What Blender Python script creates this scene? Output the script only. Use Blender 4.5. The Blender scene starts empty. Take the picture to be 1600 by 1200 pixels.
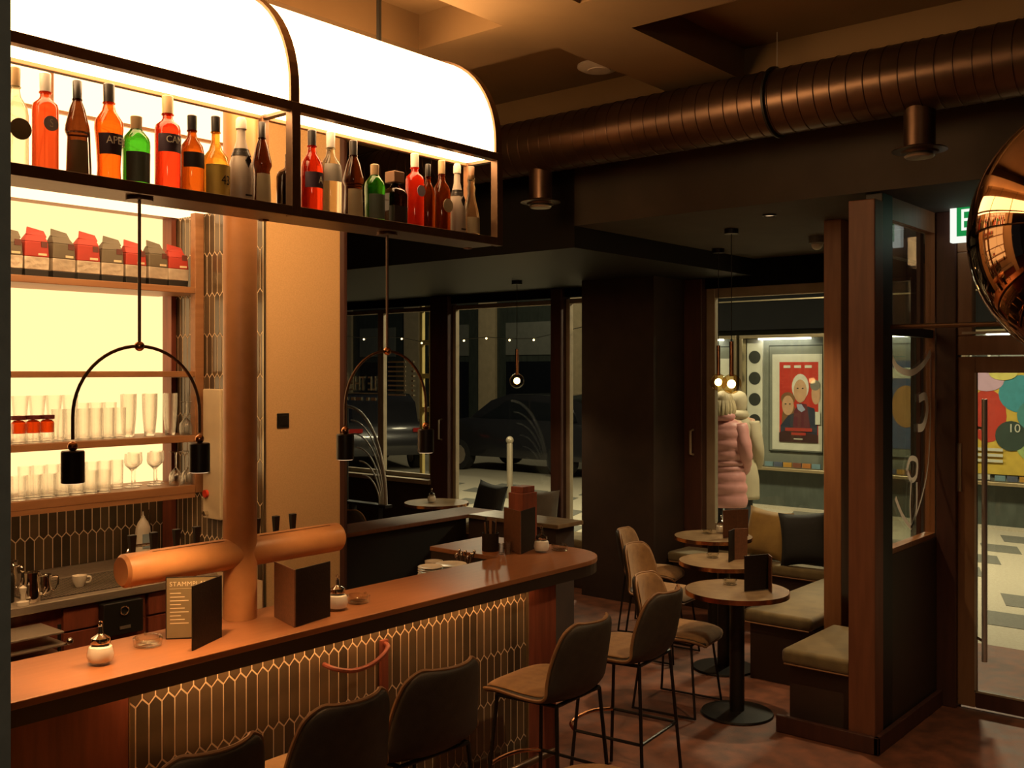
import bpy, math, random
from mathutils import Vector, Matrix
random.seed(7)
R = math.radians
scn = bpy.context.scene
COL = scn.collection

# ------------------------------------------------------------------ camera
cam_d = bpy.data.cameras.new('camera')
cam = bpy.data.objects.new('camera', cam_d); COL.objects.link(cam)
cam_d.sensor_width = 36.0; cam_d.sensor_fit = 'HORIZONTAL'
cam_d.lens = 36.0 * 1581 / 1600
cam_d.shift_y = -20 / 1600
cam_d.clip_start = 0.05; cam_d.clip_end = 200
cam.location = (0, 0, 2.1)
cam.rotation_euler = (R(90), 0, R(40.07 - 90))
scn.camera = cam

# ------------------------------------------------------------------ world, exposure
w = bpy.data.worlds.new('night'); scn.world = w; w.use_nodes = True
w.node_tree.nodes['Background'].inputs[0].default_value = (0.010, 0.011, 0.014, 1)
w.node_tree.nodes['Background'].inputs[1].default_value = 0.6
scn.view_settings.view_transform = 'Standard'
scn.view_settings.look = 'None'
scn.view_settings.exposure = 0.55
scn.view_settings.gamma = 1.0
scn.view_settings.use_curve_mapping = False
scn.cycles.transparent_max_bounces = 40
scn.cycles.max_bounces = 16
scn.cycles.transmission_bounces = 16
scn.cycles.caustics_reflective = False
scn.cycles.caustics_refractive = False
scn.cycles.sample_clamp_indirect = 4.0

def lamp(name, kind, loc, energy, color, size=0.1, target=None, spot=60, blend=0.6):
    d = bpy.data.lights.new(name, kind); d.energy = energy; d.color = color
    if kind == 'AREA': d.shape = 'DISK'; d.size = size
    else: d.shadow_soft_size = size
    if kind == 'SPOT': d.spot_size = R(spot); d.spot_blend = blend
    o = bpy.data.objects.new(name, d); COL.objects.link(o); o.location = loc
    if target is not None:
        o.rotation_euler = (Vector(target) - Vector(loc)).to_track_quat('-Z', 'Y').to_euler()
    return o
WARM = (1.0, 0.55, 0.22); WARM2 = (1.0, 0.66, 0.34); STREET = (1.0, 0.84, 0.52)
# lamps of the arcade outside the facade
# unseen fill lamp added behind the camera
lamp('room_fill_lamp', 'POINT', (-0.9, -0.9, 2.9), 30, (1.0, 0.70, 0.42), 0.25)
lamp('arcade_lamp', 'AREA', (11.2, 3.4, 4.3), 190, STREET, 0.6, (11.2, 3.4, 0))
lamp('arcade_lamp', 'AREA', (11.2, 7.2, 4.3), 170, STREET, 0.6, (11.2, 7.2, 0))
lamp('arcade_lamp', 'AREA', (11.0, 11.5, 4.3), 100, STREET, 0.6, (11.0, 11.5, 0))

# ------------------------------------------------------------------ materials
def newmat(name):
    m = bpy.data.materials.new(name); m.use_nodes = True
    nt = m.node_tree; nt.nodes.clear()
    return m, nt, nt.nodes, nt.links
def pm(name, c1, c2=None, rough=0.5, metal=0.0, scale=6.0, stretch=(1, 1, 1), bump=0.0, bscale=None,
       spec=0.5, coat=0.0, obj_rand=0.0, sheen=0.0, rrand=0.0):
    m, nt, N, L = newmat(name)
    out = N.new('ShaderNodeOutputMaterial'); b = N.new('ShaderNodeBsdfPrincipled')
    L.new(b.outputs[0], out.inputs[0])
    b.inputs['Roughness'].default_value = rough; b.inputs['Metallic'].default_value = metal
    b.inputs['Specular IOR Level'].default_value = spec
    b.inputs['Coat Weight'].default_value = coat
    b.inputs['Sheen Weight'].default_value = sheen
    if c2 is None: c2 = tuple(c * 0.85 for c in c1)
    tc = N.new('ShaderNodeTexCoord'); mp = N.new('ShaderNodeMapping')
    mp.inputs['Scale'].default_value = stretch
    L.new(tc.outputs['Object'], mp.inputs[0])
    no = N.new('ShaderNodeTexNoise'); no.inputs['Scale'].default_value = scale
    no.inputs['Detail'].default_value = 5
    L.new(mp.outputs[0], no.inputs['Vector'])
    rp = N.new('ShaderNodeValToRGB')
    rp.color_ramp.elements[0].position = 0.32; rp.color_ramp.elements[0].color = (*c2, 1)
    rp.color_ramp.elements[1].position = 0.68; rp.color_ramp.elements[1].color = (*c1, 1)
    fac = no.outputs['Fac']
    if obj_rand:
        oi = N.new('ShaderNodeObjectInfo')
        mx = N.new('ShaderNodeMix'); mx.data_type = 'FLOAT'; mx.inputs[0].default_value = obj_rand
        L.new(no.outputs['Fac'], mx.inputs[2]); L.new(oi.outputs['Random'], mx.inputs[3])
        fac = mx.outputs[0]
    L.new(fac, rp.inputs[0]); L.new(rp.outputs[0], b.inputs['Base Color'])
    if rrand:
        mr = N.new('ShaderNodeMapRange'); mr.inputs['To Min'].default_value = max(0.02, rough - rrand); mr.inputs['To Max'].default_value = rough + rrand
        L.new(no.outputs['Fac'], mr.inputs[0]); L.new(mr.outputs[0], b.inputs['Roughness'])
    if bump:
        n2 = N.new('ShaderNodeTexNoise'); n2.inputs['Scale'].default_value = bscale or scale * 8; n2.inputs['Detail'].default_value = 3
        L.new(mp.outputs[0], n2.inputs['Vector'])
        bp = N.new('ShaderNodeBump'); bp.inputs['Strength'].default_value = bump; bp.inputs['Distance'].default_value = 0.004
        L.new(n2.outputs['Fac'], bp.inputs['Height']); L.new(bp.outputs[0], b.inputs['Normal'])
    return m
def em(name, col, s):
    m, nt, N, L = newmat(name)
    out = N.new('ShaderNodeOutputMaterial'); e = N.new('ShaderNodeEmission')
    e.inputs[0].default_value = (*col, 1); e.inputs[1].default_value = s
    L.new(e.outputs[0], out.inputs[0]); return m
def thin_glass(name, tint=(0.96, 0.96, 0.95), fres=0.12, rough=0.02):
    m, nt, N, L = newmat(name)
    out = N.new('ShaderNodeOutputMaterial'); mx = N.new('ShaderNodeMixShader')
    t = N.new('ShaderNodeBsdfTransparent'); t.inputs[0].default_value = (*tint, 1)
    g = N.new('ShaderNodeBsdfGlossy'); g.inputs['Roughness'].default_value = rough
    lw = N.new('ShaderNodeLayerWeight'); lw.inputs[0].default_value = 0.5
    pw = N.new('ShaderNodeMath'); pw.operation = 'POWER'; pw.inputs[1].default_value = 2.2; L.new(lw.outputs['Facing'], pw.inputs[0])
    mu = N.new('ShaderNodeMath'); mu.operation = 'MULTIPLY_ADD'; mu.inputs[1].default_value = fres * 2.2; mu.inputs[2].default_value = 0.025; L.new(pw.outputs[0], mu.inputs[0])
    L.new(mu.outputs[0], mx.inputs[0]); L.new(t.outputs[0], mx.inputs[1]); L.new(g.outputs[0], mx.inputs[2])
    L.new(mx.outputs[0], out.inputs[0]); return m
def bottle_glass(name, col, trans=0.75):
    # tinted glass filled with liquid: part refracting, part scattering the tint
    m, nt, N, L = newmat(name)
    out = N.new('ShaderNodeOutputMaterial'); mx = N.new('ShaderNodeMixShader'); mx.inputs[0].default_value = trans
    tl = N.new('ShaderNodeBsdfTranslucent'); tl.inputs[0].default_value = (*col, 1)
    t = N.new('ShaderNodeBsdfTransparent'); t.inputs[0].default_value = (*[c ** 0.6 for c in col], 1)
    L.new(tl.outputs[0], mx.inputs[1]); L.new(t.outputs[0], mx.inputs[2])
    g = N.new('ShaderNodeBsdfGlossy'); g.inputs['Roughness'].default_value = 0.05
    lw = N.new('ShaderNodeLayerWeight'); lw.inputs[0].default_value = 0.5
    pw = N.new('ShaderNodeMath'); pw.operation = 'POWER'; pw.inputs[1].default_value = 3.0; L.new(lw.outputs['Facing'], pw.inputs[0])
    mu = N.new('ShaderNodeMath'); mu.operation = 'MULTIPLY_ADD'; mu.inputs[1].default_value = 0.5; mu.inputs[2].default_value = 0.03; L.new(pw.outputs[0], mu.inputs[0])
    gl = N.new('ShaderNodeBsdfGlass'); gl.inputs['IOR'].default_value = 1.33; gl.inputs['Roughness'].default_value = 0.02; gl.inputs[0].default_value = (*[c ** 0.6 for c in col], 1)
    m3 = N.new('ShaderNodeMixShader'); m3.inputs[0].default_value = 0.55 if trans > 0.4 else 0.3
    L.new(mx.outputs[0], m3.inputs[1]); L.new(gl.outputs[0], m3.inputs[2])
    m2 = N.new('ShaderNodeMixShader'); L.new(mu.outputs[0], m2.inputs[0])
    L.new(m3.outputs[0], m2.inputs[1]); L.new(g.outputs[0], m2.inputs[2])
    L.new(m2.outputs[0], out.inputs[0]); return m

M = {}
M['floor'] = pm('floor_brown', (0.24, 0.085, 0.043), (0.11, 0.044, 0.026), 0.6, scale=9, stretch=(1, 1, 1), bump=0.25, bscale=90, rrand=0.12)
M['ceil'] = pm('ceiling_tan_plaster', (0.23, 0.138, 0.058), (0.21, 0.125, 0.052), 0.85, scale=3, bump=0.05)
M['ceil_dark'] = pm('ceiling_dark_plaster', (0.075, 0.058, 0.042), (0.06, 0.046, 0.034), 0.8, scale=4)
M['black'] = pm('black_paint', (0.011, 0.010, 0.008), None, 0.5, scale=5)
M['blackmetal'] = pm('black_powder_coat', (0.02, 0.017, 0.014), None, 0.38, metal=0.3, scale=40, bump=0.05)
M['darkwall'] = pm('dark_brown_wall', (0.05, 0.03, 0.022), (0.035, 0.022, 0.017), 0.7, scale=5)
M['greywall'] = pm('grey_green_plaster', (0.17, 0.215, 0.22), (0.14, 0.18, 0.185), 0.85, scale=30, bump=0.1)
M['beige'] = pm('beige_wallpaper', (0.72, 0.46, 0.22), (0.64, 0.40, 0.18), 0.75, scale=140, bump=0.15, bscale=300)
M['tan'] = pm('tan_lacquer', (0.50, 0.225, 0.085), (0.45, 0.20, 0.075), 0.38, scale=20, bump=0.03)
M['redwood'] = pm('red_brown_wood', (0.27, 0.070, 0.036), (0.17, 0.044, 0.024), 0.42, scale=5, stretch=(6, 6, 0.7), bump=0.1, bscale=20)
M['orangewood'] = pm('orange_brown_wood', (0.34, 0.15, 0.06), (0.26, 0.11, 0.045), 0.45, scale=5, stretch=(6, 6, 0.6), bump=0.08, bscale=20)
M['postwood'] = pm('dark_red_post_wood', (0.20, 0.075, 0.035), (0.15, 0.055, 0.026), 0.5, scale=5, stretch=(6, 6, 0.6), bump=0.08, bscale=20)
M['shelfwood'] = pm('oak_shelf_wood', (0.36, 0.17, 0.07), (0.28, 0.125, 0.05), 0.45, scale=6, stretch=(0.6, 6, 6), bump=0.05)
M['counter'] = pm('counter_linoleum', (0.30, 0.118, 0.047), (0.25, 0.098, 0.039), 0.36, scale=8, stretch=(0.6, 5, 5), bump=0.06, bscale=60)
M['counteredge'] = pm('counter_dark_edge', (0.03, 0.02, 0.015), None, 0.45)
M['grout'] = pm('pale_grout', (0.78, 0.60, 0.38), (0.72, 0.54, 0.33), 0.8, scale=60)
M['tile'] = pm('taupe_glazed_tile', (0.125, 0.085, 0.045), (0.06, 0.043, 0.025), 0.2, scale=7, obj_rand=0.45, bump=0.12, bscale=18, coat=0.4)
M['steel'] = pm('brushed_steel', (0.55, 0.46, 0.36), (0.42, 0.35, 0.27), 0.36, metal=0.65, scale=30, stretch=(1, 20, 20))
M['chrome'] = pm('chrome', (0.8, 0.75, 0.68), None, 0.1, metal=1.0)
M['copper'] = pm('copper', (0.75, 0.36, 0.18), (0.62, 0.28, 0.13), 0.22, metal=1.0, scale=20)
M['bronze'] = pm('bronze_metal', (0.20, 0.12, 0.07), (0.16, 0.095, 0.055), 0.38, metal=0.7, scale=20)
M['globe'] = pm('polished_copper_globe', (0.46, 0.28, 0.165), (0.44, 0.265, 0.155), 0.035, metal=1.0, scale=2)
M['duct'] = pm('bronze_sheet_duct', (0.16, 0.095, 0.062), (0.11, 0.066, 0.043), 0.34, metal=0.85, scale=10, stretch=(1, 0.3, 1), rrand=0.1)
M['fabric'] = pm('mustard_brown_fabric', (0.33, 0.17, 0.056), (0.24, 0.12, 0.04), 0.85, scale=25, bump=0.5, bscale=500, sheen=0.15)
M['fabric_shaded'] = pm('shaded_shell_fabric', (0.055, 0.042, 0.028), (0.042, 0.032, 0.022), 0.6, scale=25, bump=0.3, bscale=300)  # outer shell: the cushion fabric with its shade put into the colour
M['piping'] = pm('tan_piping', (0.30, 0.15, 0.06), None, 0.6, scale=30)
M['bench'] = pm('olive_velvet', (0.19, 0.14, 0.055), (0.13, 0.095, 0.038), 0.85, scale=9, bump=0.3, bscale=200, sheen=0.3)
M['benchbase'] = pm('dark_bench_panel', (0.05, 0.03, 0.02), None, 0.55)
M['stone'] = pm('brown_stone_top', (0.27, 0.185, 0.10), (0.17, 0.11, 0.06), 0.3, scale=14)
M['white_ceramic'] = pm('white_ceramic', (0.82, 0.74, 0.60), None, 0.25, scale=10)
M['sugar'] = pm('white_sugar', (0.95, 0.92, 0.84), (0.92, 0.88, 0.78), 0.9, scale=200)
M['cream'] = pm('cream_panel', (0.72, 0.58, 0.36), None, 0.5)
M['cushion_gold'] = pm('gold_velvet', (0.36, 0.22, 0.05), (0.26, 0.15, 0.035), 0.75, scale=7, bump=0.3, bscale=40, sheen=0.3)
M['cushion_dark'] = pm('dark_blue_grey_velvet', (0.013, 0.014, 0.015), (0.009, 0.010, 0.011), 0.75, scale=7, bump=0.3, bscale=40)
M['cushion_grey'] = pm('grey_brown_velvet', (0.11, 0.09, 0.07), (0.08, 0.065, 0.05), 0.75, scale=7, bump=0.3, bscale=40)
M['leather'] = pm('dark_menu_leather', (0.022, 0.013, 0.009), (0.016, 0.010, 0.007), 0.6, spec=0.25, scale=60, bump=0.2, bscale=150)
M['leather_br'] = pm('brown_menu_leather', (0.16, 0.065, 0.03), (0.12, 0.05, 0.024), 0.5, scale=60, bump=0.2, bscale=150)
M['page'] = pm('olive_menu_page', (0.21, 0.155, 0.075), None, 0.6)
M['ink'] = pm('pale_print', (0.75, 0.62, 0.40), None, 0.6)
M['inkwhite'] = pm('white_print', (0.85, 0.78, 0.62), None, 0.5)
M['frame_brown'] = pm('brown_door_frame', (0.30, 0.15, 0.07), (0.24, 0.12, 0.055), 0.45, scale=5, stretch=(5, 5, 0.6))
M['frame_dark'] = pm('dark_red_frame', (0.085, 0.032, 0.022), (0.06, 0.024, 0.017), 0.5, scale=5, stretch=(5, 5, 0.6))
M['rodmetal'] = pm('bright_rod_metal', (0.75, 0.72, 0.66), None, 0.3, metal=0.6)
M['alu'] = pm('aluminium_frame', (0.46, 0.38, 0.27), None, 0.4, metal=0.3)
M['glass'] = thin_glass('window_glass', (0.93, 0.94, 0.92), 0.12)
M['clear'] = thin_glass('clear_drinking_glass', (0.985, 0.98, 0.955), 0.42)
nt_ = M['clear'].node_tree; gb_ = nt_.nodes.new('ShaderNodeBsdfGlass'); gb_.inputs['IOR'].default_value = 1.45; gb_.inputs['Roughness'].default_value = 0.0
mx_ = nt_.nodes.new('ShaderNodeMixShader'); mx_.inputs[0].default_value = 0.6
out_ = [n for n in nt_.nodes if n.type == 'OUTPUT_MATERIAL'][0]; src_ = out_.inputs[0].links[0].from_socket
nt_.links.new(src_, mx_.inputs[1]); nt_.links.new(gb_.outputs[0], mx_.inputs[2]); nt_.links.new(mx_.outputs[0], out_.inputs[0])
M['jarglass'] = thin_glass('jar_glass', (0.998, 0.995, 0.99), 0.10)
M['ashglass'] = thin_glass('pressed_glass', (0.93, 0.92, 0.88), 0.45, 0.06)
M['amberglass'] = thin_glass('amber_globe_glass', (0.95, 0.78, 0.5), 0.3)
def frost():
    m, nt, N, L = newmat('frosted_white_film'); out = N.new('ShaderNodeOutputMaterial'); a = N.new('ShaderNodeAddShader')
    t = N.new('ShaderNodeBsdfTranslucent'); t.inputs[0].default_value = (.45, .44, .42, 1); d = N.new('ShaderNodeBsdfDiffuse'); d.inputs[0].default_value = (.45, .44, .42, 1)
    L.new(t.outputs[0], a.inputs[0]); L.new(d.outputs[0], a.inputs[1]); L.new(a.outputs[0], out.inputs[0]); return m
M['frost'] = frost()
M['canopy'] = em('canopy_diffuser_light', (1.0, 0.57, 0.24), 7.0)
M['canopy_back'] = em('canopy_rear_light', (1.0, 0.57, 0.24), 8.5)
M['undershelf'] = em('under_shelf_led', (1.0, 0.60, 0.27), 6.0)
M['under'] = em('under_canopy_light', (1.0, 0.60, 0.28), 8.5)
M['backlit'] = em('backlit_panel_light', (1.0, 0.60, 0.25), 1.25)
M['upper'] = em('upper_backlit_light', (1.0, 0.60, 0.28), 2.2)
M['strip'] = em('led_strip_light', (1.0, 0.52, 0.20), 22.0)
M['bulb'] = em('bulb_light', (1.0, 0.72, 0.38), 14.0)
M['dot'] = em('lamp_disc_light', (1.0, 0.65, 0.35), 0.7)
M['fairy'] = em('fairy_light', (1.0, 0.7, 0.3), 5.0)
M['caselight'] = em('display_case_light', (1.0, 0.93, 0.75), 7.0)
M['paving'] = pm('pale_paving', (0.46, 0.42, 0.32), (0.40, 0.36, 0.27), 0.7, scale=40, bump=0.1)
M['paving_dark'] = pm('grey_paving', (0.15, 0.15, 0.125), (0.12, 0.12, 0.10), 0.7, scale=40, bump=0.1)
M['outwall'] = pm('dark_green_stone', (0.07, 0.085, 0.07), (0.045, 0.055, 0.045), 0.4, scale=3, stretch=(3, 3, 1))
M['outblack'] = pm('black_fascia', (0.008, 0.008, 0.008), None, 0.9, spec=0.1)
M['casegrey'] = pm('case_lining_grey', (0.22, 0.23, 0.20), None, 0.7)
M['casewhite'] = pm('case_white_strip', (0.72, 0.70, 0.62), None, 0.6)
M['caseblack'] = pm('case_black', (0.03, 0.035, 0.03), None, 0.6)
M['gold'] = pm('champagne_metal', (0.55, 0.45, 0.28), None, 0.3, metal=0.9)
M['pink'] = pm('pink_puffer', (0.50, 0.22, 0.20), (0.42, 0.18, 0.165), 0.5, scale=9, bump=0.3, bscale=40)
M['beigecoat'] = pm('beige_coat', (0.42, 0.36, 0.24), None, 0.7)
M['skin'] = pm('skin', (0.55, 0.33, 0.23), None, 0.5)
M['blonde'] = pm('blonde_hair', (0.42, 0.33, 0.19), (0.26, 0.20, 0.11), 0.55, scale=14, stretch=(6, 6, 1), bump=0.4, bscale=60)
M['trousers'] = pm('dark_trousers', (0.02, 0.02, 0.025), None, 0.7)
M['carpaint'] = pm('dark_car_paint', (0.018, 0.018, 0.02), None, 0.2, coat=0.6)
M['carglass'] = pm('dark_car_glass', (0.01, 0.012, 0.014), None, 0.08)
M['rubber'] = pm('rubber', (0.01, 0.01, 0.01), None, 0.8)
M['taillight'] = em('tail_light', (1.0, 0.06, 0.03), 0.10)
M['yellowpaint'] = pm('yellow_lattice_paint', (0.46, 0.36, 0.12), None, 0.55)
M['signgreen'] = em('exit_green', (0.02, 0.45, 0.10), 0.4)
M['signwhite'] = em('exit_white', (0.95, 1.0, 0.88), 0.7)
def flat(name, c, r=0.6): 
    if name not in M: M[name] = pm(name, c, None, r, scale=12)
    return M[name]

# ------------------------------------------------------------------ mesh builder
class MB:
    def __init__(s): s.v = []; s.f = []
    def add(s, vs, fs):
        b = len(s.v); s.v += [tuple(p) for p in vs]; s.f += [tuple(b + i for i in f) for f in fs]; return s
    def box(s, x0, x1, y0, y1, z0, z1):
        return s.add([(x0,y0,z0),(x1,y0,z0),(x1,y1,z0),(x0,y1,z0),(x0,y0,z1),(x1,y0,z1),(x1,y1,z1),(x0,y1,z1)],
                     [(0,3,2,1),(4,5,6,7),(0,1,5,4),(1,2,6,5),(2,3,7,6),(3,0,4,7)])
    def cyl(s, p0, p1, r0, r1=None, n=16, caps=True):
        r1 = r0 if r1 is None else r1
        p0 = Vector(p0); p1 = Vector(p1); q = (p1 - p0).to_track_quat('Z', 'Y')
        vs = []
        for p, r in ((p0, r0), (p1, r1)):
            for i in range(n):
                a = 2 * math.pi * i / n
                vs.append(p + q @ Vector((r * math.cos(a), r * math.sin(a), 0)))
        fs = [(i, (i + 1) % n, n + (i + 1) % n, n + i) for i in range(n)]
        if caps: fs += [tuple(range(n - 1, -1, -1)), tuple(range(n, 2 * n))]
        return s.add(vs, fs)
    def lathe(s, prof, n=20, c=(0, 0, 0), sx=1, sy=1, square=0):
        vs = []; fs = []
        for r, z in prof:
            for i in range(n):
                a = 2 * math.pi * i / n
                ca, sa = math.cos(a), math.sin(a)
                k = 1.0
                if square: k = 1 / max(1e-6, (abs(ca) ** square + abs(sa) ** square) ** (1 / square))
                vs.append((c[0] + r * k * ca * sx, c[1] + r * k * sa * sy, c[2] + z))
        m = len(prof)
        for j in range(m - 1):
            for i in range(n):
                fs.append((j * n + i, j * n + (i + 1) % n, (j + 1) * n + (i + 1) % n, (j + 1) * n + i))
        if prof[0][0] > 1e-5: fs.append(tuple(range(n - 1, -1, -1)))
        if prof[-1][0] > 1e-5: fs.append(tuple(range((m - 1) * n, m * n)))
        return s.add(vs, fs)
    def tube(s, path, r, n=8, closed=False):
        P = [Vector(p) for p in path]; m = len(P); vs = []; fs = []
        q = None; up = None
        for k in range(m):
            if closed: t = P[(k + 1) % m] - P[k - 1]
            else: t = P[min(k + 1, m - 1)] - P[max(k - 1, 0)]
            t.normalize()
            if up is None:
                up = Vector((0, 0, 1)) if abs(t.z) < 0.9 else Vector((1, 0, 0))
            sd = t.cross(up).normalized(); up = sd.cross(t).normalized()
            rr = r[k] if isinstance(r, (list, tuple)) else r
            for i in range(n):
                a = 2 * math.pi * i / n
                vs.append(P[k] + sd * (rr * math.cos(a)) + up * (rr * math.sin(a)))
        for k in range(m if closed else m - 1):
            k2 = (k + 1) % m
            for i in range(n):
                fs.append((k * n + i, k * n + (i + 1) % n, k2 * n + (i + 1) % n, k2 * n + i))
        if not closed: fs += [tuple(range(n - 1, -1, -1)), tuple(range((m - 1) * n, m * n))]
        return s.add(vs, fs)
    def prism(s, pts, z0, z1):
        n = len(pts)
        return s.add([(x, y, z0) for x, y in pts] + [(x, y, z1) for x, y in pts],
                     [tuple(range(n - 1, -1, -1)), tuple(range(n, 2 * n))] + [(i, (i + 1) % n, n + (i + 1) % n, n + i) for i in range(n)])
    def extr(s, pts, axis, a0, a1):
        # pts in the two remaining axes, extruded along axis ('x': pts=(y,z); 'y': pts=(x,z))
        n = len(pts)
        mk = (lambda p, a: (a, p[0], p[1])) if axis == 'x' else (lambda p, a: (p[0], a, p[1]))
        return s.add([mk(p, a0) for p in pts] + [mk(p, a1) for p in pts],
                     [tuple(range(n - 1, -1, -1)), tuple(range(n, 2 * n))] + [(i, (i + 1) % n, n + (i + 1) % n, n + i) for i in range(n)])
    def ball(s, c, rx, ry=None, rz=None, n=16, m=10):
        ry = rx if ry is None else ry; rz = rx if rz is None else rz
        vs = [(c[0], c[1], c[2] - rz)]; fs = []
        for j in range(1, m):
            t = math.pi * j / m - math.pi / 2
            for i in range(n):
                a = 2 * math.pi * i / n
                vs.append((c[0] + rx * math.cos(t) * math.cos(a), c[1] + ry * math.cos(t) * math.sin(a), c[2] + rz * math.sin(t)))
        vs.append((c[0], c[1], c[2] + rz)); top = len(vs) - 1
        for i in range(n):
            fs.append((0, 1 + (i + 1) % n, 1 + i))
            for j in range(m - 2):
                a = 1 + j * n
                fs.append((a + i, a + (i + 1) % n, a + n + (i + 1) % n, a + n + i))
            a = 1 + (m - 2) * n
            fs.append((a + i, a + (i + 1) % n, top))
        return s.add(vs, fs)
    def mesh(s, name, mat, smooth=False, angle=35):
        me = bpy.data.meshes.new(name); me.from_pydata(s.v, [], s.f)
        import bmesh
        bm = bmesh.new(); bm.from_mesh(me); bmesh.ops.recalc_face_normals(bm, faces=bm.faces); bm.to_mesh(me); bm.free()
        if mat: me.materials.append(mat)
        if smooth:
            for p in me.polygons: p.use_smooth = True
            me.set_sharp_from_angle(angle=R(angle))
        return me
    def build(s, name, mat, parent=None, smooth=False, bevel=0, loc=None, rz=0, angle=35):
        o = bpy.data.objects.new(name, s.mesh(name, mat, smooth, angle)); COL.objects.link(o)
        if parent: o.parent = parent
        if loc is not None: o.location = loc
        if rz: o.rotation_euler = (0, 0, rz)
        if bevel:
            b = o.modifiers.new('bevel', 'BEVEL'); b.width = bevel; b.segments = 2; b.limit_method = 'ANGLE'
        return o
def bx(*a): return MB().box(*a)
def tag(o, label, cat, group=None):
    o['label'] = label; o['category'] = cat
    if group: o['group'] = group
    return o
def struct(o, label=None, cat=None):
    o['kind'] = 'structure'
    if label: o['label'] = label
    if cat: o['category'] = cat
    return o
def thing(name, label, cat, loc=(0, 0, 0), rz=0, group=None):
    o = bpy.data.objects.new(name, None); COL.objects.link(o); o.empty_display_size = 0.05
    o.location = loc; o.rotation_euler = (0, 0, rz)
    return tag(o, label, cat, group)
def dup(root, loc, rz, label=None, group=None, extra=None):
    def cp(o, par):
        c = o.copy(); COL.objects.link(c); c.parent = par
        for ch in [k for k in bpy.data.objects if k.parent == o and k is not c]: cp(ch, c)
        return c
    r = cp(root, None); r.location = loc; r.rotation_euler = (0, 0, rz)
    if label: r['label'] = label
    if group: r['group'] = group
    return r
def share(me, name, parent, loc=(0, 0, 0), rot=(0, 0, 0)):
    o = bpy.data.objects.new(name, me); COL.objects.link(o); o.parent = parent; o.location = loc; o.rotation_euler = rot
    return o
def text(name, s, size, mat, parent, loc, rot, extr=0.0006, align='CENTER', sx=1.0, space=1.0):
    cu = bpy.data.curves.new(name, 'FONT'); cu.body = s; cu.size = size; cu.extrude = extr
    cu.align_x = align; cu.align_y = 'CENTER'; cu.resolution_u = 3; cu.space_character = space
    t = bpy.data.objects.new(name + '_tmp', cu); COL.objects.link(t)
    dg = bpy.context.evaluated_depsgraph_get()
    me = bpy.data.meshes.new_from_object(t.evaluated_get(dg)); me.name = name
    bpy.data.objects.remove(t); 
    me.materials.clear(); me.materials.append(mat)
    o = bpy.data.objects.new(name, me); COL.objects.link(o); o.parent = parent; o.location = loc; o.rotation_euler = rot
    o.scale = (sx, 1, 1)
    return o
def arc(cx, cz, r, a0, a1, n, y=0.0):
    return [(cx + r * math.cos(R(a0 + (a1 - a0) * i / n)), y, cz + r * math.sin(R(a0 + (a1 - a0) * i / n))) for i in range(n + 1)]

# ------------------------------------------------------------------ picket tiles (each tile an object)
TW, TH, TP, GAP = 0.05, 0.252, 0.022, 0.0056
def hexpts(w, h, p): return [(-w/2, -h/2+p), (0, -h/2), (w/2, -h/2+p), (w/2, h/2-p), (0, h/2), (-w/2, h/2-p)]
def clip(poly, u0, u1, v0, v1):
    def cl(P, ins, cut):
        o = []
        for i in range(len(P)):
            a, b = P[i - 1], P[i]
            ia, ib = ins(a), ins(b)
            if ia != ib: o.append(cut(a, b))
            if ib: o.append(b)
        return o
    def cu(k, val): return lambda a, b: tuple(a[j] + (b[j] - a[j]) * (val - a[k]) / (b[k] - a[k]) for j in (0, 1))
    for k, val, sg in ((0, u0, 1), (0, u1, -1), (1, v0, 1), (1, v1, -1)):
        if not poly: return poly
        poly = cl(poly, lambda q, k=k, val=val, sg=sg: (q[k] - val) * sg >= 0, cu(k, val))
    return poly
def tile_mesh(poly, name='tile'):
    cx = sum(p[0] for p in poly) / len(poly); cy = sum(p[1] for p in poly) / len(poly)
    n = len(poly); inn = [(cx + (x - cx) * (1 - 0.0016 / max(0.004, abs(x - cx) + 1e-4)) if abs(x - cx) > 0.003 else x,
                           cy + (y - cy) * (1 - 0.0016 / max(0.004, abs(y - cy) + 1e-4)) if abs(y - cy) > 0.003 else y) for x, y in poly]
    m = MB(); t = 0.0018
    vs = [(x, 0, y) for x, y in poly] + [(x, -t * 0.6, y) for x, y in poly] + [(x, -t, y) for x, y in inn]
    fs = [tuple(range(2 * n, 3 * n))]
    for k in (0, 1):
        fs += [(k * n + i, k * n + (i + 1) % n, (k + 1) * n + (i + 1) % n, (k + 1) * n + i) for i in range(n)]
    m.add(vs, fs); return m.mesh(name, M['tile'])
FULL = None
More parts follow.
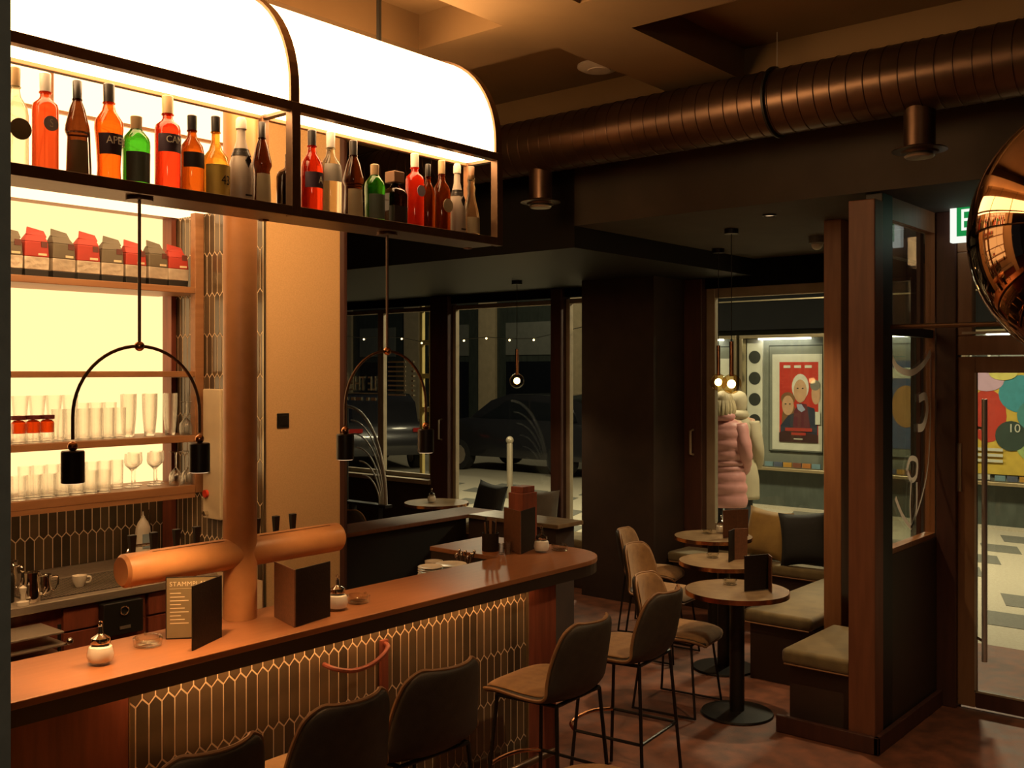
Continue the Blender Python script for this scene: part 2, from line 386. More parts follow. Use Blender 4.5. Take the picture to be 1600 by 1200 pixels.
def tile_wall(parent, origin, rz, width, z0, z1, phase_v=0.0, skip=None):
    """tiles over u in 0..width, v in z0..z1; local frame: x=u, y=into the wall, z=v, placed at origin rotated by rz"""
    global FULL
    full = hexpts(TW - GAP, TH - GAP, TP)
    if FULL is None: FULL = tile_mesh(full)
    pitch = TH - TP; mt = Matrix.Rotation(rz, 4, 'Z')
    j0 = int(math.floor((z0 - phase_v) / pitch)) - 1; j1 = int(math.ceil((z1 - phase_v) / pitch)) + 1
    cnt = 0
    for j in range(j0, j1 + 1):
        cv = phase_v + j * pitch
        off = TW / 2 if j % 2 else 0.0
        for i in range(-1, int(width / TW) + 2):
            cu_ = i * TW + off
            if skip and skip(cu_, cv): continue
            P = [(cu_ + x, cv + y) for x, y in full]
            C = clip(P, 0.001, width - 0.001, z0, z1)
            if len(C) < 3: continue
            us = [p[0] for p in C]; vs_ = [p[1] for p in C]
            if max(us) - min(us) < 0.006 or max(vs_) - min(vs_) < 0.006: continue
            if len(C) == 6 and all(abs(a[0] - b[0]) + abs(a[1] - b[1]) < 1e-9 for a, b in zip(C, P)): me, cc = FULL, (cu_, cv)
            else:
                cc = (sum(us) / len(us), sum(vs_) / len(vs_))
                me = tile_mesh([(x - cc[0], y - cc[1]) for x, y in C])
            p = Vector(origin) + mt @ Vector((cc[0], 0, 0)); p.z = cc[1]
            share(me, 'tile', parent, p, (0, 0, rz)); cnt += 1
    return cnt

# ================================================================== THE SETTING
struct(bx(-2.6, 8.3, -2.6, 10.4, -0.1, 0).build('floor', M['floor']))
# back-bar wall, side wall block with tiles, room walls
wb = struct(bx(0.4, 3.30, 5.5, 5.62, 0, 3.75).build('wall_backbar', M['grout']))
ws = struct(bx(3.306, 3.83, 4.52, 5.62, 0, 3.75).build('wall_pier', M['beige']))
g = bx(3.30, 3.306, 4.525, 5.5, 0, 3.02).build('grout_bed', M['grout'], ws)
bx(3.296, 3.312, 4.514, 4.524, 0, 3.75).build('corner_trim', M['gold'], ws)
tile_wall(ws, (3.30, 5.5, 0), R(-90), 0.975, 0.975, 3.0, phase_v=0.12)
tile_wall(wb, (2.05, 5.5, 0), 0, 1.25, 1.02, 1.40, phase_v=0.16)
sh = [(3.83, 0), (3.87, 0)]
struct(bx(3.83, 3.90, 4.52, 4.66, 0, 3.75).build('trim_1', M['frame_dark'], bevel=0.03))
struct(bx(3.83, 3.93, 4.66, 10.4, 0, 3.75).build('wall_inner', M['darkwall']))
struct(bx(3.93, 8.3, 10.3, 10.4, 0, 3.75).build('wall_far', M['darkwall']))
struct(bx(-2.6, -2.5, -2.6, 10.4, 0, 3.95).build('wall_left', M['darkwall']))
struct(bx(-2.5, 6.6, -2.6, -2.5, 0, 3.95).build('wall_right', M['darkwall']))
struct(bx(0.30, 0.598, 1.37, 1.75, 0, 3.75).build('wall_foreground', M['greywall']))
# coffered ceiling: soffit at 3.75 with recesses up to 3.93
def soffit(x0, x1, y0, y1): CE.box(x0, x1, y0, y1, 3.75, 3.95)
CE = MB()
soffit(-2.6, 5.6, 2.69, 3.145); soffit(3.67, 4.09, 3.145, 10.4); soffit(3.67, 4.09, -2.6, 2.69)
soffit(-2.6, 3.67, 3.71, 5.62); soffit(-2.6, 3.67, 5.62, 10.4)
soffit(5.25, 5.6, 3.145, 10.4); soffit(5.25, 5.6, -2.6, 2.69); soffit(4.09, 5.25, 5.6, 10.4); soffit(4.09, 5.25, -2.6, 0.7); soffit(-2.6, 3.67, -2.6, 0.3); soffit(-2.6, -1.5, 0.3, 2.69)
co = struct(CE.build('ceiling', M['ceil']))
bx(-2.6, 8.3, -2.6, 10.4, 3.93, 4.0).build('recess_top', M['ceil'], co)
struct(bx(5.6, 8.3, -2.6, 4.15, 3.1, 3.93).build('ceiling_seating', M['ceil_dark']))
struct(bx(5.6, 8.3, 4.15, 10.4, 2.95, 3.93).build('ceiling_bulkhead', M['black']))
# dark pillar at the facade
struct(bx(7.7, 8.3, 4.83, 5.62, 0, 2.95).build('wall_pillar', M['darkwall']))

# ---- facade x = 8.3 : windows and doors
def window(n, y0, y1, z0, z1, x=8.3, fw=0.05, mat='alu', sill=True, label=None):
    o = bpy.data.objects.new('window_%d' % n, None); COL.objects.link(o); o['kind'] = 'structure'
    o.location = (x, y0, z0)
    W, Hh = y1 - y0, z1 - z0
    bx(0.0, 0.06, 0, fw, 0, Hh).build('frame', M[mat], o, bevel=0.006)
    bx(0.0, 0.06, W - fw, W, 0, Hh).build('frame', M[mat], o, bevel=0.006)
    bx(0.0, 0.06, fw, W - fw, Hh - fw, Hh).build('frame', M[mat], o, bevel=0.006)
    bx(0.0, 0.06, fw, W - fw, 0, fw).build('frame', M[mat], o, bevel=0.006)
    bx(0.025, 0.035, fw, W - fw, fw, Hh - fw).build('pane', M['glass'], o)
    if sill: bx(-0.12, 0.06, -0.02, W + 0.02, -0.05, 0).build('sill', M[mat], o, bevel=0.005)
    return o
w1 = window(1, 9.05, 9.95, 0.86, 2.84)
w2 = window(2, 8.14, 9.05, 0.86, 2.84)
w3 = window(3, 6.40, 7.86, 0.35, 2.84, sill=False)
w4 = window(4, 5.62, 6.26, 0.35, 2.84, sill=False)
w5 = window(5, 3.30, 4.64, 0.62, 2.86, fw=0.09)
for k, (y0, y1, m) in enumerate(((7.86, 8.14, 'frame_dark'), (6.26, 6.40, 'frame_dark'), (4.64, 4.83, 'frame_dark'), (9.95, 10.3, 'frame_dark'))):
    p = struct(bx(8.22, 8.38, y0, y1, 0, 2.95).build('trim_%d' % (k + 2), M[m], bevel=0.01))
    if k in (0, 2):
        h = MB().tube([(8.22, y0 + .09, 1.33), (8.17, y0 + .09, 1.34), (8.17, y0 + .09, 1.55), (8.22, y0 + .09, 1.56)], 0.012)
        h.build('handle', M['alu'], p, smooth=True)
struct(bx(8.3, 8.38, 8.14, 9.95, 0, 0.81).build('wall_facade_low', M['darkwall']))
struct(bx(8.3, 8.38, 5.62, 7.86, 0, 0.35).build('wall_facade_base', M['darkwall']))
struct(bx(8.3, 8.38, 3.30, 4.64, 0, 0.57).build('wall_facade_bench', M['darkwall']))
struct(bx(8.28, 8.40, 2.74, 10.4, 2.86, 3.95).build('wall_facade_head', M['outblack']))
struct(bx(6.47, 6.62, 2.62, 2.74, 0, 3.1).build('wall_return', M['orangewood'], bevel=.005))
struct(bx(6.62, 8.28, 2.64, 2.72, 0, 0.55).build('wall_return_low', M['darkwall']))
struct(bx(6.62, 8.28, 2.64, 2.72, 2.95, 3.1).build('wall_return_head', M['darkwall']))
wr8 = bpy.data.objects.new('window_8', None); COL.objects.link(wr8); wr8['kind'] = 'structure'; wr8.location = (6.62, 2.68, .55)
bx(0, 1.66, -.03, .03, 0, .04).build('frame', M['frame_brown'], wr8)
bx(1.60, 1.66, -.03, .03, .04, 2.4).build('frame', M['frame_brown'], wr8)
bx(0, 1.60, -.004, .004, .04, 2.4).build('pane', M['glass'], wr8)
w9 = window(9, 2.76, 3.30, 0.62, 2.86, fw=0.03, mat='frame_dark', sill=False)
struct(bx(8.3, 8.38, 2.74, 3.30, 0, 0.62).build('wall_facade_jamb', M['darkwall']))
# writing on window 1 and 2, mirrored because it faces the street
text('lettering', 'LE THÉÂTRE', 0.25, M['ink'], w1, (0.02, 0.10, 1.08), (R(90), 0, R(90)), align='LEFT', sx=0.62)
bx(0.018, 0.02, 0.06, 0.85, 0.965, 0.975).build('decal_line', M['ink'], w1)
for k in range(5): bx(0.018, 0.02, 0.10 + k * .13, 0.10 + k * .13 + (.09, .05, .11, .07, .1)[k], 0.88, 0.92).build('decal_word', M['ink'], w1)
for k in range(8):
    z = 1.34 - k * .056
    bx(0.018, 0.02, 0.50, 0.80, z, z + .018).build('decal_row', M['ink'], w2)
    bx(0.018, 0.02, 0.36, 0.40, z, z + .02).build('decal_row', M['ink'], w2)

# ---- vestibule: post, low panel, glass, door, transom, rail
struct(bx(5.53, 5.66, 2.05, 2.20, 0.0, 3.05).build('trim_6', M['postwood'], bevel=0.006))
struct(bx(5.66, 5.82, 2.055, 2.15, 0.0, 3.10).build('trim_7', M['black'], bevel=0.004))
struct(bx(5.82, 6.66, 2.06, 2.14, 0.0, 1.05).build('wall_vestibule', M['benchbase'], bevel=0.004))
struct(bx(5.50, 6.66, 2.02, 2.05, 0.0, 0.10).build('baseboard_vestibule', M['frame_dark'], bevel=0.006))
struct(bx(5.50, 5.53, 2.02, 2.62, 0.0, 0.10).build('baseboard_bench', M['frame_dark'], bevel=0.006))
wv = bpy.data.objects.new('window_6', None); COL.objects.link(wv); wv['kind'] = 'structure'; wv.location = (5.82, 2.1, 1.05)
bx(0, 0.84, -0.03, 0.03, 0, 0.03).build('frame', M['orangewood'], wv)
bx(0.79, 0.84, -0.03, 0.03, 0.03, 2.05).build('frame', M['orangewood'], wv)
bx(0, 0.79, -0.03, 0.03, 1.92, 2.05).build('frame', M['orangewood'], wv)
bx(0, 0.79, -0.02, 0.02, 1.26, 1.31).build('frame', M['black'], wv)
bx(0.0, 0.79, -0.005, 0.005, 0.03, 1.26).build('pane', M['glass'], wv)
bx(0.0, 0.79, -0.005, 0.005, 1.31, 1.92).build('pane', M['glass'], wv)
def decal(pts, wd=0.012):
    m = MB(); pv = [Vector((p[0] - 5.82, -0.008, p[1] - 1.05)) for p in pts]; vs = []
    for k, p in enumerate(pv):
        t = (pv[min(k + 1, len(pv) - 1)] - pv[max(k - 1, 0)]).normalized(); nrm = Vector((-t.z, 0, t.x))
        vs += [p + nrm * wd, p - nrm * wd]
    m.add(vs, [(2*k, 2*k+1, 2*k+3, 2*k+2) for k in range(len(pv) - 1)])
    m.build('decal_stroke', M['frost'], wv)
def cat(P, n=8):
    out = []
    for i in range(len(P) - 1):
        p0 = P[max(i-1, 0)]; p1 = P[i]; p2 = P[i+1]; p3 = P[min(i+2, len(P)-1)]
        for k in range(n):
            t = k / n
            out.append(tuple(0.5 * ((2*p1[j]) + (-p0[j]+p2[j])*t + (2*p0[j]-5*p1[j]+4*p2[j]-p3[j])*t*t + (-p0[j]+3*p1[j]-3*p2[j]+p3[j])*t**3) for j in range(len(p1))))
    out.append(tuple(P[-1])); return out
decal(cat([(5.86, 2.24), (5.98, 2.13), (6.22, 2.09), (6.45, 2.14), (6.60, 2.22)]), 0.02)
decal(cat([(6.60, 2.20), (6.60, 1.9), (6.56, 1.55), (6.44, 1.33), (6.24, 1.15)]), 0.008)
decal(cat([(6.24, 1.15), (6.08, 1.25), (5.97, 1.36)]), 0.014)
decal(cat([(6.24, 1.15), (6.33, 1.25), (6.34, 1.42)]), 0.010)
decal(cat([(6.24, 1.15), (6.22, 1.28), (6.24, 1.44)]), 0.008)
decal(cat([(6.38, 1.93), (6.50, 1.94), (6.53, 1.85), (6.46, 1.76), (6.36, 1.75)]), 0.025)
decal(cat([(6.16, 1.50), (6.22, 1.57), (6.34, 1.55), (6.33, 1.46), (6.24, 1.44), (6.17, 1.50)]), 0.016)
# glass between vestibule and return wall at the door plane
wg = window(7, 2.16, 2.60, 0.55, 3.05, x=6.62, fw=0.03, mat='frame_dark', sill=False)
struct(bx(6.62, 6.68, 2.14, 2.62, 0, 0.55).build('wall_facade_low_side', M['darkwall']))
d1 = bpy.data.objects.new('door_1', None); COL.objects.link(d1); d1['kind'] = 'structure'; d1.location = (6.65, 2.04, 0)
bx(-0.05, 0.06, -0.10, 0.02, 0, 3.1).build('jamb', M['frame_dark'], d1, bevel=0.006)
bx(-0.03, 0.05, -1.35, -0.10, 2.20, 2.32).build('transom_bar', M['frame_brown'], d1, bevel=0.006)
bx(-0.03, 0.05, -1.35, -0.10, 2.84, 2.95).build('head', M['frame_brown'], d1, bevel=0.006)
bx(-0.03, 0.05, -0.19, -0.10, 2.32, 2.84).build('transom_stile', M['frame_brown'], d1, bevel=0.006)
bx(0.0, 0.01, -1.35, -0.19, 2.32, 2.84).build('transom_pane', M['glass'], d1)
bx(-0.035, -0.03, -1.3, -0.13, 2.33, 2.345).build('transom_bead', M['alu'], d1)
bx(-0.02, 0.04, -0.205, -0.10, 0.02, 2.19).build('stile', M['frame_brown'], d1, bevel=0.005)
bx(-0.02, 0.04, -1.10, -0.205, 2.09, 2.19).build('top_rail', M['frame_brown'], d1, bevel=0.005)
bx(-0.02, 0.04, -1.10, -0.205, 0.02, 0.12).build('bottom_rail', M['frame_dark'], d1, bevel=0.005)
bx(0.0, 0.012, -1.10, -0.205, 0.12, 2.09).build('door_pane', M['glass'], d1)
bx(-0.024, -0.02, -0.213, -0.201, 0.12, 2.09).build('glazing_bead', M['alu'], d1)
bx(-0.024, -0.02, -1.1, -0.201, 0.115, 0.127).build('glazing_bead', M['alu'], d1)
hd = MB().cyl((-0.08, -0.275, 0.33), (-0.08, -0.275, 1.93), 0.017, n=12).build('pull_handle', M['rodmetal'], d1, smooth=True)
for z in (0.45, 1.75): MB().cyl((-0.08, -0.275, z), (0.0, -0.21, z), 0.009, n=8).build('handle_bracket', M['chrome'], hd, smooth=True)
bx(-0.028, -0.02, -0.125, -0.09, 1.35, 1.65).build('hinge', M['alu'], d1)
struct(bx(6.62, 6.70, -2.6, 0.69, 0, 3.1).build('wall_entrance', M['darkwall']))
struct(bx(6.62, 6.72, -2.6, 2.62, 3.05, 3.95).build('wall_entrance_head', M['darkwall']))
rl = MB().cyl((5.75, 2.04, 2.35), (5.75, 0.2, 2.35), 0.014, n=10).build('curtain_rail', M['bronze'], smooth=True)
tag(rl, 'thin metal curtain rail crossing in front of the entrance door', 'rail')
ex = thing('exit_sign', 'lit green and white exit sign above the glass door', 'sign', (6.5, 1.95, 2.89))
bx(-0.03, 0.10, -0.62, 0.0, 0.25, 0.31).build('housing', M['beige'], ex, bevel=0.004)
bx(0.0, 0.05, -0.60, -0.003, 0.0, 0.25).build('panel', M['signwhite'], ex, bevel=0.004)
bx(-0.006, 0.0, -0.56, -0.045, 0.035, 0.215).build('green_field', M['signgreen'], ex)
text('lettering', 'EXIT', 0.19, M['signwhite'], ex, (-0.009, -0.062, 0.125), (R(90), 0, R(-90)), align='LEFT', sx=0.8)

# ---- outdoors
gr = struct(bx(8.4, 30, -6, 30, -0.12, -0.02).build('floor_street', M['paving']))
struct(bx(6.7, 8.4, -6, 2.62, -0.12, -0.02).build('floor_threshold', M['paving']))
dk = [(0, 0), (0.52, 0), (0.52, 0.30), (0, 0.62)]
me_dk = MB().prism([(-0.26, -0.3), (0.26, -0.12), (0.26, 0.3), (-0.26, 0.12)], -0.02, -0.016).mesh('paving_stone', M['paving_dark'])
for i in range(7):
    for j in range(15):
        share(me_dk, 'paving_stone', gr, (8.9 + i * 0.82 + (0.41 if j % 2 else 0), -0.6 + j * 0.98 + random.uniform(-.06, .06), 0))
ow = struct(bx(14.62, 15.0, -4, 9.4, -0.02, 6).build('wall_arcade', M['outwall']))
bx(14.5, 14.62, -4, 9.4, -0.02, 0.02).build('plinth', M['paving'], ow)
bx(14.42, 14.62, -4, 9.4, 2.74, 6).build('fascia', M['outblack'], ow)
bx(14.40, 14.42, -4, 9.4, 3.18, 3.20).build('fascia_line', M['gold'], ow)
def case(y0, y1, label, strip=True):
    c = thing('poster_case', label, 'display case', (14.5, y0, 0.58), 0, 'poster cases on the arcade wall')
    W, Hh = y1 - y0, 2.08
    for a in ((0, W, 0, .05), (0, W, Hh - .05, Hh), (0, .05, .05, Hh - .05), (W - .05, W, .05, Hh - .05)):
        bx(-0.10, 0.12, a[0], a[1], a[2], a[3]).build('frame', M['gold'], c, bevel=0.008)
    bx(0.09, 0.115, .05, W - .05, .05, Hh - .05).build('back_panel', M['casegrey'], c)
    bx(0.065, 0.09, .10, W - .42, .28, Hh - .16).build('inner_panel', M['caseblack'], c)
    bx(0.05, 0.066, .12, W - .44, .30, Hh - .18).build('inner_board', M['casegrey'], c)
    if strip:
        bx(0.05, 0.088, W - .32, W - .06, .06, Hh - .06).build('side_strip', M['casewhite'], c)
        for k in range(5): MB().cyl((0.044, W - .19, .42 + k * .33), (0.052, W - .19, .42 + k * .33), 0.10, n=24).build('round_cutout', M['caseblack'], c, smooth=True)
    bx(-0.06, 0.06, .3, W - .3, Hh - .075, Hh - .052).build('light_tube', M['caselight'], c)
    cols = [(.2, .32, .4), (.55, .2, .05), (.25, .08, .05), (.6, .3, .05), (.1, .12, .2)]
    for k in range(6):
        y = .12 + k * (W - .5) / 6
        bx(-0.03, 0.0, y, y + (W - .5) / 6 - .02, .06, .13).build('flyer', flat('flyer_%d' % (k % 5), cols[k % 5]), c)
    bx(-0.09, -0.085, .05, W - .05, .05, Hh - .05).build('pane', M['glass'], c)
    return c
case(6.06, 7.47, 'tall lit poster case with red film poster and round cutouts')
case(7.52, 8.95, 'lit poster case partly hidden behind the pink coat', True)
case(2.75, 4.16, 'lit poster case with bright cartoon poster seen through the door')
case(4.45, 5.7, 'lit poster case seen through the vestibule side glass')
def ell(cy, cz, ry, rz, x, n=20): return MB().extr([(cy + ry * math.cos(2*math.pi*i/n), cz + rz * math.sin(2*math.pi*i/n)) for i in range(n)], 'x', x, x + 0.003)
# film poster
p1 = thing('film_poster', 'red film poster with an older man and a woman', 'poster', (14.54, 6.20, 1.02), 0)
bx(0, 0.008, -0.02, 0.78, -0.12, 1.34).build('paper', M['casewhite'], p1)
bx(-0.004, 0, 0.04, 0.66, 0.0, 1.22).build('print', flat('poster_red', (0.55, 0.03, 0.015)), p1)
X0 = -0.005
ell(0.50, 0.33, .12, .30, X0).build('figure_hair', flat('auburn', (.22, .10, .04)), p1)
MB().extr([(0.06, 0.0), (0.64, 0.0), (0.64, .25), (.52, .40), (.20, .55), (.10, .52), (.05, .3)], 'x', X0 - .002, X0).build('figure_jacket', flat('navy', (.025, .03, .06)), p1)
MB().extr([(.16, .22), (.44, .22), (.42, .48), (.33, .60), (.22, .58)], 'x', X0 - .004, X0 - .002).build('figure_jumper', flat('burgundy', (.12, .015, .03)), p1)
MB().extr([(.24, .50), (.30, .58), (.38, .58), (.36, .50), (.30, .46)], 'x', X0 - .006, X0 - .004).build('figure_collar', flat('pale_blue', (.35, .4, .6)), p1)
ell(.32, .84, .135, .20, X0 - .006).build('figure_hair', flat('white_hair', (.75, .72, .66)), p1)
ell(.32, .78, .105, .175, X0 - .008).build('figure_face', flat('face_tone', (.62, .36, .22)), p1)
ell(.52, .56, .095, .15, X0 - .006).build('figure_face', flat('face_tone', (.62, .36, .22)), p1)
ell(.52, .66, .115, .10, X0 - .004).build('figure_hair', flat('auburn', (.22, .10, .04)), p1)
ell(.075, .74, .07, .16, X0 - .004).build('figure_face', flat('face_tone', (.62, .36, .22)), p1)
ell(.085, .87, .08, .08, X0 - .006).build('figure_hair', flat('grey_hair', (.22, .2, .17)), p1)
for cy, cz in ((.36, .82), (.28, .82), (.555, .58), (.485, .58)): ell(cy, cz, .016, .010, X0 - .011, 10).build('figure_eye', M['caseblack'], p1)
MB().extr([(.04, 0), (.66, 0), (.66, .14), (.5, .2), (.04, .12)], 'x', X0 - .012, X0 - .009).build('dark_base', flat('poster_dark', (.05, .012, .012)), p1)
bx(X0 - .015, X0 - .012, .13, .56, .17, .22).build('title_bar', flat('title_red', (.42, .03, .02)), p1)
bx(X0 - .015, X0 - .012, .23, .46, .11, .15).build('title_bar', flat('title_red', (.42, .03, .02)), p1)
bx(X0 - .015, X0 - .012, .28, .42, .045, .06).build('credit_bar', M['casewhite'], p1)
for k in range(3): bx(X0 - .003, X0, .14 + k * .17, .25 + k * .17, 1.13, 1.17).build('credit_bar', M['casewhite'], p1)
bx(X0 - .018, X0 - .012, 0.0, .08, .28, .47).build('white_note', M['casewhite'], p1)
# generic colourful cartoon-like poster: plain blobs only
p2 = thing('cartoon_poster', 'bright poster with coloured round blobs behind the door glass', 'poster', (14.54, 2.95, 0.72), 0)
bx(0, 0.008, 0, 1.16, 0.0, 1.50).build('paper', flat('poster_yellow', (.75, .52, .08)), p2)
for i, (cy, cz, ry, rz, c) in enumerate(((.92, .78, .24, .36, (.62, .05, .03)), (.50, 1.08, .28, .25, (.06, .34, .45)), (.93, 1.25, .22, .14, (.7, .45, .65)), (.30, .45, .28, .28, (.42, .58, .22)), (.62, .52, .20, .20, (.04, .07, .06)), (.72, 1.36, .18, .10, (.8, .7, .2)), (.35, .80, .2, .2, (.08, .3, .32)))):
    ell(cy, cz, ry, rz, -0.004 - i * .003).build('colour_blob', flat('blob_%d' % i, c), p2)
text('lettering', '10', 0.16, M['casewhite'], p2, (-0.03, .58, .62), (R(90), 0, R(-90)))
for k in range(3): bx(-0.03, -0.027, .72, 1.08, .16 + k * .075, .20 + k * .075).build('text_bar', M['casewhite'], p2)
p3 = thing('film_poster', 'pale poster in the case behind the pink coat', 'poster', (14.54, 7.62, 1.0), 0)
bx(0, .008, 0, .85, 0, 1.3).build('paper', M['casewhite'], p3)
bx(-.004, 0, .05, .8, .05, .8).build('print', flat('poster_mustard', (.55, .38, .05)), p3)
p4 = thing('film_poster', 'dark blue and orange poster seen through the vestibule glass', 'poster', (14.54, 4.55, 1.0), 0)
bx(0, .008, 0, .75, 0, 1.25).build('paper', flat('poster_blue', (.08, .12, .25)), p4)
ell(.4, .6, .2, .3, -.004).build('print_shape', flat('poster_orange', (.5, .25, .08)), p4)
bx(-.004, 0, .1, .65, 1.0, 1.15).build('print', M['casewhite'], p4)
# street beyond the left windows
hb = struct(bx(24, 24.5, 9.4, 34, -0.02, 9).build('wall_street_house', M['outwall']))
for k in range(5):
    bx(23.9, 24.0, 14 + k * 3.4, 14.7 + k * 3.4, 0, 5).build('reflected_column', M['cream'], hb)  # pale columns modelled in place of reflections in the window glass
    bx(23.95, 24.0, 15.2 + k * 3.4, 17 + k * 3.4, 2.6, 3.6).build('sign_band', M['casegrey'], hb)
    bx(23.96, 24.0, 15.2 + k * 3.4, 17 + k * 3.4, 0.6, 2.4).build('shop_window', M['carglass'], hb)
lamp('street_lamp', 'POINT', (19.5, 17.5, 5.2), 130, STREET, 0.25)
lamp('street_lamp', 'POINT', (14.0, 10.6, 4.2), 35, STREET, 0.2)
def make_car(label):
    c = thing('car', label, 'car', (0, 0, 0), 0, 'cars parked in the street')
    # length along local y, width along x
    def hull(prof, xs, ins):
        m = MB(); n = len(prof); vs = []
        for x, k in zip(xs, ins):
            cy = 0
            vs += [(x, y * (1 - k * .06), 0.25 + (z - .25) * (1 - k * .10)) for y, z in prof]
        fs = [tuple(range(n - 1, -1, -1)), tuple(range((len(xs) - 1) * n, len(xs) * n))]
        for j in range(len(xs) - 1): fs += [(j*n+i, j*n+(i+1) % n, (j+1)*n+(i+1) % n, (j+1)*n+i) for i in range(n)]
        return m.add(vs, fs)
    body = [(-2.2, .35), (-2.25, .75), (-2.1, 1.05), (-1.0, 1.12), (1.2, 1.12), (2.05, .98), (2.2, .7), (2.15, .32)]
    cabin = [(-2.05, 1.05), (-1.85, 1.45), (-1.4, 1.62), (0.1, 1.64), (.6, 1.5), (1.25, 1.1)]
    hull(body, (-.92, -.86, .86, .92), (1, 0, 0, 1)).build('body', M['carpaint'], c, smooth=True, angle=50)
    hull(cabin, (-.74, -.70, .70, .74), (1, 0, 0, 1)).build('cabin', M['carpaint'], c, smooth=True, angle=50)
    for x in (-.78, .74):
        MB().extr([(-1.7, 1.12), (-1.55, 1.42), (-.55, 1.5), (-.55, 1.12)], 'x', x, x + .04).build('side_window', M['carglass'], c)
        MB().extr([(-.45, 1.12), (-.45, 1.5), (.1, 1.5), (.85, 1.12)], 'x', x, x + .04).build('side_window', M['carglass'], c)
    for x in (-.93, .73):
        for y in (-1.4, 1.35):
            wl = MB().cyl((x, y, .33), (x + .2, y, .33), .33, n=24).build('wheel', M['rubber'], c, smooth=True)
            MB().cyl((x - .01, y, .33), (x + .0, y, .33), .21, n=10).build('rim', M['steel'], wl)
    for x in (-.9, .55): bx(x, x + .35, -2.27, -2.2, .84, .92).build('tail_lamp', M['taillight'], c)
    return c
car = make_car('dark parked car behind the bollard in the middle window'); car.location = (16.9, 13.6, -0.02); car.rotation_euler = (0, 0, 0)
dup(car, (15.6, 17.6, -0.02), R(-28), 'dark car with red tail lamp seen through the leftmost windows')
def bollard(loc, label):
    b = thing('bollard', label, 'bollard', loc, 0, 'street bollards')
    MB().lathe([(.05, 0), (.05, .9), (.04, .93)], 16).build('post', M['alu'], b, smooth=True)
    MB().ball((0, 0, .97), .065).build('knob', M['alu'], b, smooth=True)
bollard((12.9, 10.9, -0.02), 'grey street bollard with round knob before the parked car')
bollard((12.9, 14.05, -0.02), 'grey street bollard seen behind the curved chrome rods')
la = thing('lattice_mast', 'yellow lattice mast standing outside the window', 'mast', (9.0, 8.88, -0.02))
for y in (0.0, .165): bx(0, .05, y, y + .045, 0, 2.99).build('upright', M['yellowpaint'], la)
for k in range(7): bx(0.005, .045, .045, .165, .35 + k * .42, .41 + k * .42).build('rung', M['yellowpaint'], la)
fl = thing('string_lights', 'string of tiny warm lights hanging across the street', 'string lights', (8.41, 5.8, 2.45))
pts = [(0.06, t * .68, .12 * ((t - 3) / 3) ** 2 + .03 * math.sin(t * 3)) for t in [i * .5 for i in range(13)]]
pts = [(0.0, 0, .50), (0.0, 0, .42)] + pts + [(0.0, 4.08, .42), (0.0, 4.08, .50)]
MB().tube(pts, .004, 4).build('cable', M['black'], fl)
for p in pts[2:-2]: MB().ball((p[0], p[1], p[2] - .015), .011, n=8, m=6).build('bulb', M['fairy'], fl)

